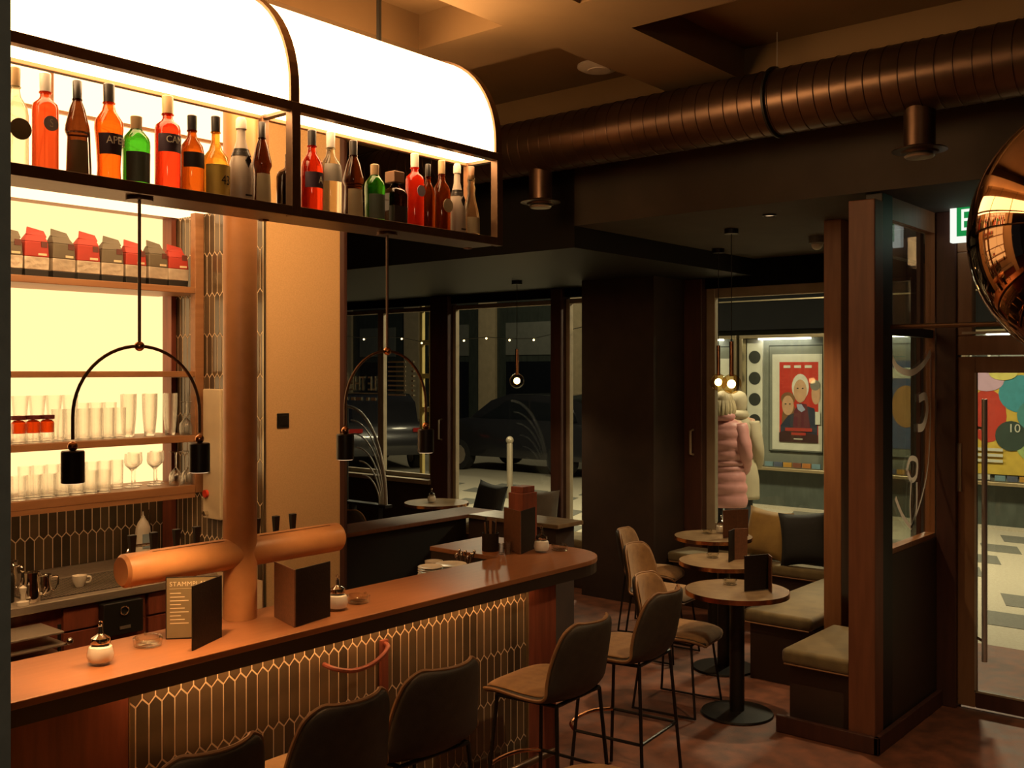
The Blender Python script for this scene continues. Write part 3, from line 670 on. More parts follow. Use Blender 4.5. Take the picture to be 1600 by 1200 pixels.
# ---- people outside
def person(name_label, loc, rz, coat_mat, hair_mat, puffy=True, s=1.0):
    o = thing('person', name_label, 'person', loc, rz, None)
    # one continuous body (skin over a skeleton)
    J = {'pel': (0, 0, .95), 'chest': (0, .01, 1.32), 'neck': (0, .0, 1.50), 'head0': (0, .02, 1.62), 'head1': (0, .02, 1.72),
         'shl': (-.17, 0, 1.43), 'ell': (-.24, -.03, 1.14), 'wrl': (-.20, .12, .95), 'hal': (-.17, .18, .90),
         'shr': (.17, 0, 1.43), 'elr': (.24, -.03, 1.14), 'wrr': (.20, .12, .95), 'har': (.17, .18, .90),
         'hil': (-.09, 0, .90), 'knl': (-.10, .03, .50), 'anl': (-.10, -.02, .09), 'tol': (-.11, .13, .03),
         'hir': (.09, 0, .90), 'knr': (.10, -.02, .50), 'anr': (.10, -.07, .09), 'tor': (.11, .08, .03)}
    rad = {'pel': .13, 'chest': .14, 'neck': .055, 'head0': .085, 'head1': .085, 'shl': .065, 'ell': .05, 'wrl': .035, 'hal': .04,
           'shr': .065, 'elr': .05, 'wrr': .035, 'har': .04, 'hil': .09, 'knl': .065, 'anl': .045, 'tol': .035, 'hir': .09, 'knr': .065, 'anr': .045, 'tor': .035}
    E = [('pel', 'chest'), ('chest', 'neck'), ('neck', 'head0'), ('head0', 'head1'), ('chest', 'shl'), ('shl', 'ell'), ('ell', 'wrl'), ('wrl', 'hal'),
         ('chest', 'shr'), ('shr', 'elr'), ('elr', 'wrr'), ('wrr', 'har'), ('pel', 'hil'), ('hil', 'knl'), ('knl', 'anl'), ('anl', 'tol'),
         ('pel', 'hir'), ('hir', 'knr'), ('knr', 'anr'), ('anr', 'tor')]
    ks = list(J); me = bpy.data.meshes.new('body'); me.from_pydata([J[k] for k in ks], [(ks.index(a), ks.index(b)) for a, b in E], [])
    b = bpy.data.objects.new('body', me); COL.objects.link(b); b.parent = o
    sm = b.modifiers.new('skin', 'SKIN'); sm.use_smooth_shade = True
    for i, k in enumerate(ks):
        me.skin_vertices[0].data[i].radius = (rad[k], rad[k]); me.skin_vertices[0].data[i].use_root = (k == 'pel')
    b.modifiers.new('sub', 'SUBSURF').levels = 2; b.modifiers['sub'].render_levels = 2
    me.materials.append(M['skin'])
    # trousers and shoes over the legs
    for sd in ('l', 'r'):
        MB().tube([Vector(J['hi' + sd]), Vector(J['kn' + sd]), Vector(J['an' + sd])], [.115, .085, .07], 12).build('trouser_leg', M['trousers'], o, smooth=True)
        a, t = Vector(J['an' + sd]), Vector(J['to' + sd])
        MB().ball(((a.x + t.x) / 2, (a.y + t.y) / 2 + .01, .045), .05, .135, .045).build('shoe', M['black'], o, smooth=True)
    # coat: stacked quilted rings
    prof = []; z = .50; bands = [.15, .13, .13, .06, .06, .12, .12, .12, .10]
    def rad_at(zz):
        t = (zz - .5) / 1.0
        for (a, ra), (c, rc) in zip(((0, .245), (.25, .24), (.45, .205), (.7, .225), (.9, .215), (1.0, .14)), ((.25, .24), (.45, .205), (.7, .225), (.9, .215), (1.0, .14), (1.1, .08))):
            if a <= t <= c: return ra + (rc - ra) * (t - a) / (c - a)
        return .1
    prof.append((.16, .50))
    for bnd in bands:
        if puffy:
            for k in range(5):
                zz = z + bnd * k / 5; prof.append((rad_at(zz) + .018 * math.sin(math.pi * k / 5) - .004, zz))
        else:
            for k in range(3): prof.append((rad_at(z + bnd * k / 3), z + bnd * k / 3))
        z += bnd
    prof += [(.11, 1.495), (.085, 1.53), (.075, 1.56)]
    ct = MB().lathe(prof, 28, sx=1.05, sy=.72).build('coat', coat_mat, o, smooth=True, angle=180)
    for s_ in ('l', 'r'):
        P = cat([J['sh' + s_], J['el' + s_], J['wr' + s_], J['ha' + s_]], 6)
        rr = [.092 - .03 * i / len(P) + (.010 * abs(math.sin(i * 1.05)) if puffy else 0) for i in range(len(P))]
        MB().tube(P, rr, 12).build('sleeve', coat_mat, ct, smooth=True, angle=180)
    MB().lathe([(.0, 1.47), (.11, 1.475), (.145, 1.52), (.125, 1.575), (.07, 1.585)], 20, c=(0, -.05, 0), sy=.8).build('hood', coat_mat, ct, smooth=True, angle=180)
    # head details: nose, ears, eyes, mouth on the far side, hair
    MB().ball((0, .115, 1.66), .016, .024, .024, 8, 6).build('nose', M['skin'], b, smooth=True)
    for sx in (-1, 1):
        MB().ball((.088 * sx, .02, 1.66), .014, .024, .034, 8, 6).build('ear', M['skin'], b, smooth=True)
        MB().ball((.034 * sx, .098, 1.685), .012, .008, .009, 8, 6).build('eye', M['black'], b, smooth=True)
    MB().ball((0, .10, 1.62), .024, .008, .007, 8, 6).build('mouth', flat('lips', (.4, .12, .1)), b, smooth=True)
    hm = MB().lathe([(.075, 1.54), (.098, 1.60), (.112, 1.68), (.108, 1.74), (.08, 1.79), (.04, 1.812), (0, 1.818)], 22, c=(0, -.015, 0), sy=1.02)
    hm.build('hair', hair_mat, o, smooth=True, angle=180)
    if puffy:
        for k in range(10):
            a = R(-175 + k * 19)
            MB().tube(cat([(.09 * math.cos(a), .09 * math.sin(a) - .015, 1.70), (.115 * math.cos(a), .115 * math.sin(a) - .02, 1.60), (.10 * math.cos(a), .11 * math.sin(a) - .03, 1.52)], 4), [.034, .036, .037, .036, .034, .032, .028, .022, .012], 8).build('hair_lock', hair_mat, o, smooth=True)
    o.scale = (s, s, s)
    return o
person('person in a long pink quilted puffer coat seen from behind', (10.80, 5.80, -0.02), R(-75), M['pink'], M['blonde'], True, 1.04)
person('person in a light beige coat beside the pink coat', (11.65, 6.05, -0.02), R(-80), M['beigecoat'], M['beigecoat'], False, 1.03)

# ================================================================== BACK BAR
cab = thing('back_bar_shelf_cabinet', 'oak open shelf cabinet with glowing back panel behind the bar', 'cabinet', (0, 0, 0))
bx(1.2, 3.296, 5.455, 5.49, 1.42, 3.0).build('backlit_panel', M['backlit'], cab)
for z0, z1 in ((2.54, 2.576), (2.068, 2.10), (1.70, 1.737), (1.41, 1.456)):
    bx(1.2, 3.236, 5.07, 5.455, z0, z1).build('shelf', M['shelfwood'], cab, bevel=0.003)
bx(3.236, 3.293, 5.07, 5.12, 1.41, 3.0).build('stile', M['shelfwood'], cab, bevel=0.003)
bx(3.262, 3.293, 5.36, 5.455, 0.98, 3.0).build('rear_post', M['redwood'], cab)
bx(1.2, 1.25, 5.07, 5.455, 1.41, 3.0).build('stile', M['shelfwood'], cab, bevel=0.003)
for zz in (2.10, 1.737, 2.576, 1.456): bx(3.24, 3.293, 5.12, 5.36, zz - .036, zz).build('shelf_bracket', M['shelfwood'], cab)
bx(1.3, 3.2, 5.10, 5.13, 1.400, 1.4095).build('under_shelf_led', M['undershelf'], cab)
bx(1.2, 3.236, 5.07, 5.085, 1.385, 1.4095).build('shelf_lip', M['shelfwood'], cab)
up = thing('back_bar_light_box', 'glowing light box above the back bar shelves', 'light box', (0, 0, 0))
bx(1.2, 3.296, 4.76, 5.49, 3.03, 3.74).build('diffuser', M['upper'], up)
bx(1.2, 3.298, 4.75, 5.34, 3.0, 3.028).build('underside_diffuser', M['upper'], up)
bx(1.2, 3.29, 5.34, 5.49, 3.0, 3.028).build('top_board', M['shelfwood'], up)
bx(1.2, 3.30, 4.735, 4.76, 3.325, 3.34).build('rail', M['shelfwood'], up)
for x in (1.2, 2.25, 3.28): bx(x, x + .015, 4.735, 4.76, 3.0, 3.74).build('rail_upright', M['shelfwood'], up)
# coffee bags
def bag(x, red, i, lab):
    o = thing('coffee_bag', lab, 'bag', (x, 5.2, 2.577), R(random.uniform(-6, 6)), 'coffee bags on the top shelf')
    W, D = .062, .04; h = .235 + random.uniform(-.012, .012)
    foil = M['foil']; top = flat('bag_red', (.40, .03, .015)) if red else flat('bag_grey', (.13, .105, .065))
    def sect(z0, z1, w0, w1, d0, d1, tilt=0):
        return MB().add([(-w0, -d0, z0), (w0, -d0, z0), (w0, d0, z0), (-w0, d0, z0), (-w1 + tilt, -d1, z1), (w1 + tilt, -d1, z1), (w1 + tilt, d1, z1), (-w1 + tilt, d1, z1)],
                        [(0,3,2,1),(4,5,6,7),(0,1,5,4),(1,2,6,5),(2,3,7,6),(3,0,4,7)])
    sect(0, .04, W * .96, W, D * .95, D).build('base_band', M['black'], o, bevel=.004)
    sect(.04, .105, W, W * 1.02, D, D * 1.04).build('foil_band', foil, o, bevel=.003)
    sect(.105, h - .055, W * 1.02, W * .95, D * 1.04, D * .95).build('body', top, o, bevel=.005)
    t = random.choice((-1, 1)) * .008
    sect(h - .055, h - .012, W * .95, W * .72, D * .95, D * .25, t).build('gusset', top, o, bevel=.004)
    f = MB().add([(-W * .85 + t, -.012, h - .02), (W * .85 + t, -.012, h - .028), (W * .8 + t, .012, h + .004), (-W * .6 + t, .012, h + .02), (-W * .85 + t, -.016, h - .017), (W * .85 + t, -.016, h - .025), (W * .8 + t, .008, h + .007), (-W * .6 + t, .008, h + .023)],
             [(0,3,2,1),(4,5,6,7),(0,1,5,4),(1,2,6,5),(2,3,7,6),(3,0,4,7)])
    f.build('folded_top', top, o)
    bx(W * .35, W * .85, -D * 1.03, -D * .98, .155, .185).build('print_patch', flat('bag_patch', (.12, .03, .02)), o)
    bx(W * .1, W * .8, -D * 1.055, -D * 1.0, .113, .124).build('print_line', M['ink'], o)
M['foil'] = pm('silver_foil', (.66, .58, .46), (.46, .39, .30), .35, metal=.35, scale=14, bump=.7, bscale=30)
ords = ['grey coffee bag cut off at the left end of the shelf', 'first red coffee bag from the left on the top shelf', 'grey coffee bag between the first and second red bags',
        'second red coffee bag from the left on the top shelf', 'grey coffee bag between the second and third red bags', 'third red coffee bag from the left behind the lamp rod',
        'grey coffee bag nearest the right end of the shelf', 'red coffee bag at the right end of the top shelf']
for i, x in enumerate((2.25, 2.382, 2.52, 2.656, 2.79, 2.925, 3.058, 3.188)): bag(x, i % 2 == 1, i, ords[i])
# glasses
def glass_mesh(r0, r1, h, t=.0022, base=.012, belly=0):
    n = 5; outer = [(r0 + (r1 - r0) * (k / n) + belly * math.sin(math.pi * k / n), h * k / n) for k in range(n + 1)]
    inner = [(max(.004, r - t), max(z, base)) for r, z in outer][::-1]
    return MB().lathe(outer + inner + [(0.0, base)], 16).mesh('drinking_glass', M['clear'], True, 40)
def wine_mesh(h, r):
    s = h / .19; k = r
    o = [(k * .95, 0), (k * .95, .003), (.008, .008), (.0045, .02), (.0045, .09 * s), (.012, .10 * s), (k * .9, .125 * s), (k, .145 * s), (k * .92, h)]
    i = [(k * .90, h), (k * .97, .145 * s), (k * .86, .127 * s), (.010, .104 * s), (0, .103 * s)]
    return MB().lathe(o + i, 16).mesh('wine_glass', M['clear'], True, 40)
G = {'wide': glass_mesh(.022, .042, .235), 'tumbler': glass_mesh(.030, .033, .165), 'mid': glass_mesh(.029, .036, .19), 'beer': glass_mesh(.026, .040, .235, belly=.004),
     'short': glass_mesh(.033, .036, .12), 'longd': glass_mesh(.03, .033, .155), 'goblet': wine_mesh(.185, .042), 'flute': wine_mesh(.19, .038), 'candle': glass_mesh(.034, .036, .10)}
ORD = ['first', 'second', 'third', 'fourth', 'fifth', 'sixth', 'seventh', 'eighth', 'ninth']
def put(kind, x, y, z, label, group, flip=False, name='drinking_glass'):
    o = bpy.data.objects.new(name, G[kind]); COL.objects.link(o); o.location = (x, y, z + (.1905 if flip else 0))
    if flip: o.rotation_euler = (R(180), 0, 0)
    return tag(o, label, 'glass', group)
ZC, ZD = 1.738, 1.457
for k in range(4): put('wide', 2.36 + k * .088, 5.30, ZC, ORD[k] + ' from left of the four flared glasses on the upper glass shelf', 'flared glasses on the upper glass shelf')
for k in range(6): put('tumbler', 2.495 + k * .068, 5.17, ZC, ORD[k] + ' from left of the straight tumblers on the upper glass shelf', 'tumblers in the middle of the upper glass shelf')
for k in range(3): put('mid', 2.70 + k * .08, 5.32, ZC, ORD[k] + ' from left of the taller glasses behind the upper shelf tumblers', 'taller glasses on the upper glass shelf')
for k in range(6): put('beer', 2.90 + k * .058 + k * .006, 5.20 + (k % 2) * .10, ZC, ORD[k] + ' from left of the tall beer glasses on the upper glass shelf', 'beer glasses on the upper glass shelf')
put('flute', 3.215, 5.13, ZC, 'upside-down wine glass at the right end of the upper glass shelf', None, True, 'wine_glass')
for k in range(8): put('short', 2.20 + k * .075, 5.13, ZD, ORD[k] + ' from left of the short tumblers on the lower glass shelf', 'short tumblers on the lower glass shelf')
for k in range(8): put('longd', 2.36 + k * .072, 5.25, ZD, ORD[k] + ' from left of the medium tumblers behind on the lower glass shelf', 'medium tumblers on the lower glass shelf')
for k in range(4): put('goblet', 2.935 + k * .068, 5.22 + (k % 2) * .09, ZD, ORD[k] + ' from left of the stemmed goblets on the lower glass shelf', 'goblets on the lower glass shelf', False, 'goblet')
for x, l in ((3.150, 'upside-down wine glass beside the goblets on the lower glass shelf'), (3.232, 'upside-down wine glass at the right end of the lower glass shelf')):
    put('flute', x, 5.13, ZD, l, None, True, 'wine_glass')
for k, x in enumerate((2.285, 2.357, 2.429)):
    o = thing('red_tea_light', ('red glass candle jar cut off at the left of the upper glass shelf', 'red glass candle jar in the middle of the three', 'rightmost of the three red glass candle jars')[k], 'candle jar', (x, 5.15, ZC), 0, 'red candle jars')
    share(G['candle'], 'jar', o)
    MB().lathe([(.031, .05), (.033, .075), (.033, .105), (.02, .115), (0, .117)], 16).build('wax', bottle_glass('red_wax', (.92, .13, .02), .5), o, smooth=True)
    MB().lathe([(.035, .118), (.036, .122), (.036, .138), (.0, .140)], 16).build('lid', flat('dark_red_lid', (.12, .01, .012)), o, smooth=True)

# worktop under the shelves
wt = thing('back_bar_worktop', 'brushed steel worktop along the tiled back wall', 'worktop', (0, 0, 0))
bx(0.9, 3.29, 4.93, 5.49, .925, .966).build('top', M['steel'], wt, bevel=.004)
bx(0.9, 3.29, 5.475, 5.495, .966, 1.02).build('upstand', M['steel'], wt)
dr = bx(2.28, 3.1, 5.0, 5.42, .966, .970).build('drip_grille', flat('dark_grille', (.06, .045, .03), .4), wt)
me_h = bx(-.006, .006, -.008, .008, 0, .0025).mesh('perforation', M['steel'])
mm = MB()
for i in range(40):
    for j in range(20): mm.box(2.295 + i * .02, 2.305 + i * .02, 5.01 + j * .02, 5.018 + j * .02, .970, .9715)
mo = mm.build('grille_bars', M['steel'], dr); mo['kind'] = 'stuff'
bc = thing('back_bar_base_cabinet', 'dark red base cabinet below the steel worktop', 'cabinet', (0, 0, 0))
bx(0.9, 3.28, 4.98, 5.48, 0.08, .924).build('carcass', M['redwood'], bc)
for x0, x1 in ((2.42, 2.86), (2.88, 3.27)):
    dd = bx(x0, x1, 4.955, 4.979, .80, .915).build('drawer', M['redwood'], bc, bevel=.003)
    bx(x0, x1, 4.955, 4.979, .12, .79).build('door', M['redwood'], bc, bevel=.003)
bx(0.9, 3.28, 5.02, 5.44, 0, .08).build('plinth', M['black'], bc)
kb = thing('knock_box_drawer', 'black drawer unit with chrome ring set under the worktop', 'drawer unit', (2.60, 4.90, .74))
bx(0, .22, 0, .054, 0, .17).build('front', M['black'], kb, bevel=.005)
MB().tube([(.11 + .022 * math.cos(a), -.006, .125 + .022 * math.sin(a)) for a in [2 * math.pi * i / 16 for i in range(16)]], .004, 6, True).build('ring', M['chrome'], kb, smooth=True)
bx(.085, .145, -.006, .002, .03, .045).build('label_plate', M['steel'], kb)
tr = thing('tray_rack', 'stack of steel trays at the left below the worktop', 'rack', (2.02, 4.70, .62))
for k in range(5): bx(0, .34 - .015 * k, 0, .24, k * .06, k * .06 + .012).build('tray', M['steel'], tr, bevel=.004)
for x in (0.01, .30): bx(x, x + .012, .1, .112, -.62, .26).build('upright', M['black'], tr)
MB().ball((.30, -.01, .20), .018).build('knob', M['chrome'], tr, smooth=True)
cp = thing('espresso_cup', 'white espresso cup with handle on the drip grille', 'cup', (2.60, 5.15, .9716), R(-30))
MB().lathe([(.020, 0), (.022, .004), (.034, .03), (.038, .058), (.0355, .058), (.030, .03), (.018, .008), (0, .007)], 24).build('bowl', M['white_ceramic'], cp, smooth=True)
MB().tube(cat([(.034, 0, .05), (.052, 0, .048), (.054, 0, .032), (.044, 0, .02), (.031, 0, .021)], 5), .005, 8).build('handle', M['white_ceramic'], cp, smooth=True)
def jug(loc, s, lab, rz):
    j = thing('milk_jug', lab, 'jug', loc, rz, 'steel milk jugs on the worktop')
    MB().lathe([(.034*s, 0), (.036*s, .01*s), (.036*s, .05*s), (.030*s, .085*s), (.033*s, .115*s), (.031*s, .115*s), (.028*s, .085*s), (.033*s, .05*s), (.033*s, .012*s), (0, .01*s)], 20).build('body', M['chrome'], j, smooth=True)
    MB().tube(cat([(.034*s, 0, .10*s), (.062*s, 0, .10*s), (.064*s, 0, .06*s), (.05*s, 0, .03*s), (.035*s, 0, .03*s)], 5), .005, 8).build('handle', M['chrome'], j, smooth=True)
    MB().add([(-.030*s, -.012*s, .115*s), (-.030*s, .012*s, .115*s), (-.045*s, 0, .122*s), (-.03*s, 0, .095*s)], [(0, 1, 2), (0, 2, 3), (1, 3, 2), (0, 3, 1)]).build('spout', M['chrome'], j)
jug((2.385, 5.08, .967), .95, 'small steel milk jug nearest the espresso cup', R(-20))
jug((2.29, 5.02, .967), 1.25, 'tall steel milk jug behind the white tamper', R(-50))
jug((2.27, 5.24, .967), 1.5, 'large steel jug at the back left of the worktop', R(-70))
tp = thing('tamper', 'white tamper at the left end of the worktop', 'tamper', (2.225, 4.965, .967))
MB().lathe([(.029, 0), (.029, .018), (.012, .024), (.010, .05), (.016, .07), (.017, .085), (0, .098)], 18).build('handle', M['white_ceramic'], tp, smooth=True)
tb = MB().lathe([(.034, 0), (.036, .004), (.036, .13), (.03, .14), (0, .141)], 18).build('grinder_canister', M['black'], None, smooth=True); tb.location = (2.20, 5.09, .967)
tag(tb, 'black canister standing behind the tamper', 'canister')
sb = thing('squeeze_bottle', 'white plastic squeeze bottle with pale blue label on the worktop', 'bottle', (3.07, 5.34, .972))
MB().lathe([(.042, 0), (.045, .01), (.046, .20), (.042, .235), (.030, .265), (.018, .28), (.016, .287)], 20, sy=.75).build('body', M['white_ceramic'], sb, smooth=True)
MB().lathe([(.012, .287), (.011, .297), (.005, .302), (.004, .325), (0, .326)], 14).build('nozzle', M['white_ceramic'], sb, smooth=True)
bx(-.022, .022, -.0375, -.033, .12, .20).build('label', flat('bottle_blue', (.30, .38, .42)), sb)
fa = thing('bar_faucet', 'curved chrome double faucet on the steel worktop', 'faucet', (2.99, 5.2, .967))
MB().tube(cat([(-.10, 0, 0), (-.10, 0, .11), (-.07, 0, .16), (0, 0, .165), (.06, 0, .16), (.09, 0, .12), (.09, 0, .09)], 6), .009, 10).build('spout', M['chrome'], fa, smooth=True)
MB().lathe([(.022, 0), (.022, .012), (.014, .02)], 14, c=(-.10, 0, 0)).build('base', M['chrome'], fa, smooth=True)
st = MB().tube([(0, 0, 0), (.003, 0, .33)], .006, 8).build('metal_rod', M['chrome'], None, smooth=True, loc=(3.12, 5.36, .972)); tag(st, 'thin upright metal rod right of the squeeze bottle', 'rod')
eb = thing('electrical_box', 'cream service panel with red button on the tiled side wall', 'electrical box', (3.288, 4.86, 1.27))
bx(-.03, .004, 0, .17, 0, .73).build('door', M['cream'], eb, bevel=.006)
MB().cyl((-.045, .13, .14), (-.03, .13, .14), .022, n=16).build('red_button', flat('button_red', (.7, .05, .02)), eb, smooth=True)
MB().cyl((-.055, .125, -.0 + .03), (-.03, .125, .03), .014, n=12).build('lock', M['chrome'], eb, smooth=True)
bx(-.05, -.03, .09, .165, .265, .278).build('lever', M['steel'], eb)
sw = thing('light_switch', 'black square light switch on the beige wall', 'switch', (3.425, 4.512, 1.83))
bx(-.04, .04, 0, .008, -.04, .04).build('plate', M['black'], sw, bevel=.003)
bx(-.027, .027, -.004, 0, -.027, .027).build('rocker', M['blackmetal'], sw, bevel=.002)

# ================================================================== CANOPY over the bar
XP = [0.02, 1.21, 2.395, 3.57]
ca_ = thing('bar_canopy', 'long glowing barrel canopy with bottle shelf hung over the bar', 'canopy', (0, 0, 0))
def curve_pts(off=0.0, n=14):
    P = [(3.095 + off, 3.115), (3.095 + off, 3.165)]
    for i in range(1, n + 1):
        a = R(180 - 90 * i / n); P.append((3.545 + (.45 - off) * math.cos(a), 3.165 + (.45 - off) * math.sin(a)))
    return P
for k in range(3):
    x0, x1 = XP[k] + .02, XP[k + 1] - .02
    o = curve_pts(); i_ = curve_pts(.006)
    MB().extr(o + i_[::-1], 'x', x0, x1).build('diffuser', M['canopy'], ca_, smooth=True)
    bx(x0, x1, 3.115, 3.275, 3.092, 3.102).build('underside_diffuser', M['under'], ca_)
bx(0, 3.55, 3.285, 3.30, 3.11, 3.515).build('back_diffuser', M['canopy_back'], ca_)
bx(0, 3.55, 3.39, 3.545, 3.555, 3.57).build('top_board', M['ceil'], ca_)
for x in XP:
    oo = curve_pts(-.012); ii = curve_pts(.02)
    MB().extr(oo + ii[::-1], 'x', x - .02, x + .02).build('arch_rib', M['bronze'], ca_)
    bx(x - .02, x + .02, 3.075, 3.115, 2.685, 3.115).build('post', M['bronze'], ca_, bevel=.002)
    bx(x - .015, x + .015, 3.265, 3.295, 2.685, 3.09).build('rear_post', M['shelfwood'], ca_, bevel=.002)
    bx(x - .015, x + .015, 3.115, 3.265, 3.08, 3.092).build('cross_bar', M['bronze'], ca_)
for k in range(3):
    x0, x1 = XP[k] + .02, XP[k + 1] - .02
    bx(x0, x1, 3.075, 3.115, 3.08, 3.115).build('front_rail', M['bronze'], ca_, bevel=.002)
    bx(x0, x1, 3.268, 3.292, 3.078, 3.10).build('rear_rail', M['shelfwood'], ca_, bevel=.002)
    bx(x0, x1, 3.075, 3.095, 2.685, 2.722).build('shelf_lip', M['bronze'], ca_, bevel=.002)
bx(0, 3.59, 3.095, 3.30, 2.69, 2.712).build('shelf_board', M['bronze'], ca_)
for x in (1.0, 2.1, 3.2): MB().cyl((x, 3.50, 3.62), (x, 3.50, 3.93), .012, n=8).build('hanger_rod', M['black'], ca_)

# bottles
def profile(kind, h, r):
    if kind == 'std':   P = [(.92, 0), (1, .02), (1, .55), (.9, .63), (.45, .72), (.36, .78), (.34, .90)]
    elif kind == 'bulge': P = [(.8, 0), (.86, .02), (.80, .18), (.88, .40), (1, .56), (.98, .63), (.5, .73), (.36, .80), (.34, .90)]
    elif kind == 'squat': P = [(.9, 0), (.95, .02), (.97, .45), (1.0, .60), (.98, .66), (.9, .71), (.55, .79), (.38, .83), (.36, .91)]
    elif kind == 'monk': P = [(.85, 0), (.92, .03), (.85, .30), (.80, .44), (1.0, .50), (.96, .55), (.62, .72), (.36, .80), (.32, .92)]
    elif kind == 'champ': P = [(.92, 0), (1, .03), (1, .36), (.95, .46), (.62, .62), (.38, .74), (.34, .86), (.38, .88), (.36, .90)]
    elif kind == 'tall':  P = [(.94, 0), (1, .02), (1, .66), (.92, .70), (.5, .745), (.40, .77), (.38, .90)]
    elif kind == 'wide':  P = [(.95, 0), (1, .03), (1, .42), (.88, .52), (.5, .60), (.30, .70), (.28, .90)]
    elif kind == 'square': P = [(.95, 0), (1, .02), (1, .62), (.9, .70), (.4, .76), (.3, .80), (.3, .88)]
    elif kind == 'twist': P = [(.9, 0), (1, .03), (.95, .30), (.8, .42), (.52, .55), (.40, .64), (.50, .70), (.36, .76), (.46, .82), (.32, .90)]
    return [(a * r, b * h) for a, b in P]
def bottle(x, h, r, kind, gm, capm, lab, label_c=None, txt=None, dy=0, rnd=None, strip=(.18, .48), captop=1.0, ink=None, badge=None, rz=0, opaque_cap=.88):
    o = thing('liquor_bottle', lab, 'bottle', (x, 3.19 + dy, 2.7125), rz, 'bottles on the canopy shelf')
    r *= 1.08
    pr = profile(kind, h, r)
    sq = 6 if kind == 'square' else 0
    MB().lathe(pr + [(0, pr[-1][1])], 24, square=sq).build('glass_body', gm, o, smooth=True, angle=50)
    nr = pr[-1][0]
    MB().lathe([(nr * 1.12, h * (opaque_cap - .06 if kind != 'champ' else .62)), (nr * 1.18, h * (captop - .01)), (nr, h * captop), (0, h * captop)], 18).build('cap', capm, o, smooth=True) if kind != 'champ' else None
    if kind != 'champ': MB().lathe([(nr * 1.05, h * .80), (nr * 1.28, h * .805), (nr * 1.28, h * .818), (nr * 1.05, h * .823)], 18).build('neck_ring', gm, o, smooth=True)
    if label_c is not None:
        z0, z1 = strip
        if badge:
            MB().extr([(badge * r * math.cos(2*math.pi*i/24), (z0 + z1) / 2 * h + badge * r * math.sin(2*math.pi*i/24)) for i in range(24)], 'y', -r * 1.04, -r * .98).build('label', label_c, o)
        else:
            n = 14; vs = []
            rr = [max(a for a, b in [q for q in pr] if True) for _ in (0,)][0]
            def rad(z):
                for (a, b), (c, d) in zip(pr, pr[1:]):
                    if b <= z <= d: return a + (c - a) * (z - b) / max(1e-6, d - b)
                return r
            zs = [z0 * h + (z1 - z0) * h * k / 4 for k in range(5)]
            for z in zs:
                for i in range(n + 1):
                    a = R(-90 - 75 + 150 * i / n); q = rad(z) * 1.015
                    if sq: q *= 1 / (abs(math.cos(a)) ** 6 + abs(math.sin(a)) ** 6) ** (1 / 6)
                    vs.append((q * math.cos(a), q * math.sin(a), z))
            MB().add(vs, [(j*(n+1)+i, j*(n+1)+i+1, (j+1)*(n+1)+i+1, (j+1)*(n+1)+i) for j in range(4) for i in range(n)]).build('label', label_c, o, smooth=True)
    if txt:
        t_ = text('lettering', txt, r * (.95 if len(txt) < 3 else .78), ink or M['inkwhite'], o, (0, 0, 0), (0, 0, 0), align='CENTER' if len(txt) < 3 else 'LEFT', sx=1.0)
        zc_ = ((strip[0] + strip[1]) / 2 + (.03 if len(txt) > 2 else 0)) * h
        for v in t_.data.vertices:       # wrap the print round the bottle
            a = R(-90 + (12 if len(txt) < 3 else -38)) + v.co.x * .85 / r; q = r * 1.035 + v.co.z
            v.co = (q * math.cos(a), q * math.sin(a), zc_ + v.co.y)
    return o
bg = {'clear': bottle_glass('bottle_clear', (.85, .80, .62), .9), 'orange': bottle_glass('liqueur_orange_pink', (.85, .19, .06), .35), 'brown': bottle_glass('brown_glass', (.16, .05, .014), .6),
      'aperol': bottle_glass('liqueur_orange', (.88, .20, .02), .5), 'green': bottle_glass('green_glass', (.08, .46, .04), .7), 'red': bottle_glass('liqueur_red', (.78, .09, .03), .45),
      'amber': bottle_glass('liqueur_amber', (.48, .13, .015), .6), 'gold': bottle_glass('liqueur_gold', (.88, .48, .08), .65), 'dark': bottle_glass('dark_glass', (.05, .02, .012), .5),
      'rose': bottle_glass('liqueur_rose', (.90, .12, .05), .3)}
lb = {'cream': flat('label_cream', (.55, .46, .28)), 'blue': flat('label_navy', (.06, .03, .05)), 'white': flat('label_white', (.62, .58, .48)), 'black': flat('label_black', (.03, .02, .018)),
      'lilac': flat('label_lilac', (.42, .36, .42)), 'yellow': flat('label_yellow', (.75, .52, .10)), 'olive': flat('label_olive', (.20, .14, .07)), 'greeng': flat('label_green_grey', (.10, .13, .10))}
cp_ = {'black': flat('cap_black', (.02, .016, .014), .35), 'silver': flat('cap_silver', (.62, .58, .52), .3), 'tan': flat('cap_tan', (.48, .32, .16), .4), 'white': flat('cap_white', (.72, .62, .50), .5), 'brown': flat('cap_brown', (.22, .11, .05), .4)}
bottle(1.405, .327, .036, 'std', bg['clear'], cp_['tan'], 'clear bottle with round grey badge at the far left of the canopy shelf', lb['olive'], None, strip=(.28, .52), badge=.85)
bottle(1.499, .330, .0364, 'tall', bg['orange'], cp_['silver'], 'orange bottle with silver cap and lilac round badge in the left bay', lb['lilac'], 'Sa', strip=(.38, .62), badge=.6)
bottle(1.603, .329, .0353, 'monk', bg['brown'], cp_['black'], 'brown waisted bottle with cord and black cap in the left bay', lb['olive'], None, strip=(.06, .40))
bottle(1.711, .342, .0425, 'bulge', bg['aperol'], cp_['black'], 'bright orange bottle with dark blue label in the left bay', lb['blue'], 'APEROL', strip=(.30, .50))
bottle(1.809, .253, .0424, 'squat', bg['green'], cp_['tan'], 'squat green bottle between the orange and red bottles in the left bay', lb['greeng'], None, strip=(.10, .50))
bottle(1.927, .347, .0402, 'tall', bg['red'], cp_['tan'], 'tall red bottle with dark blue label in the left bay', lb['blue'], 'CAMPARI', strip=(.42, .60))
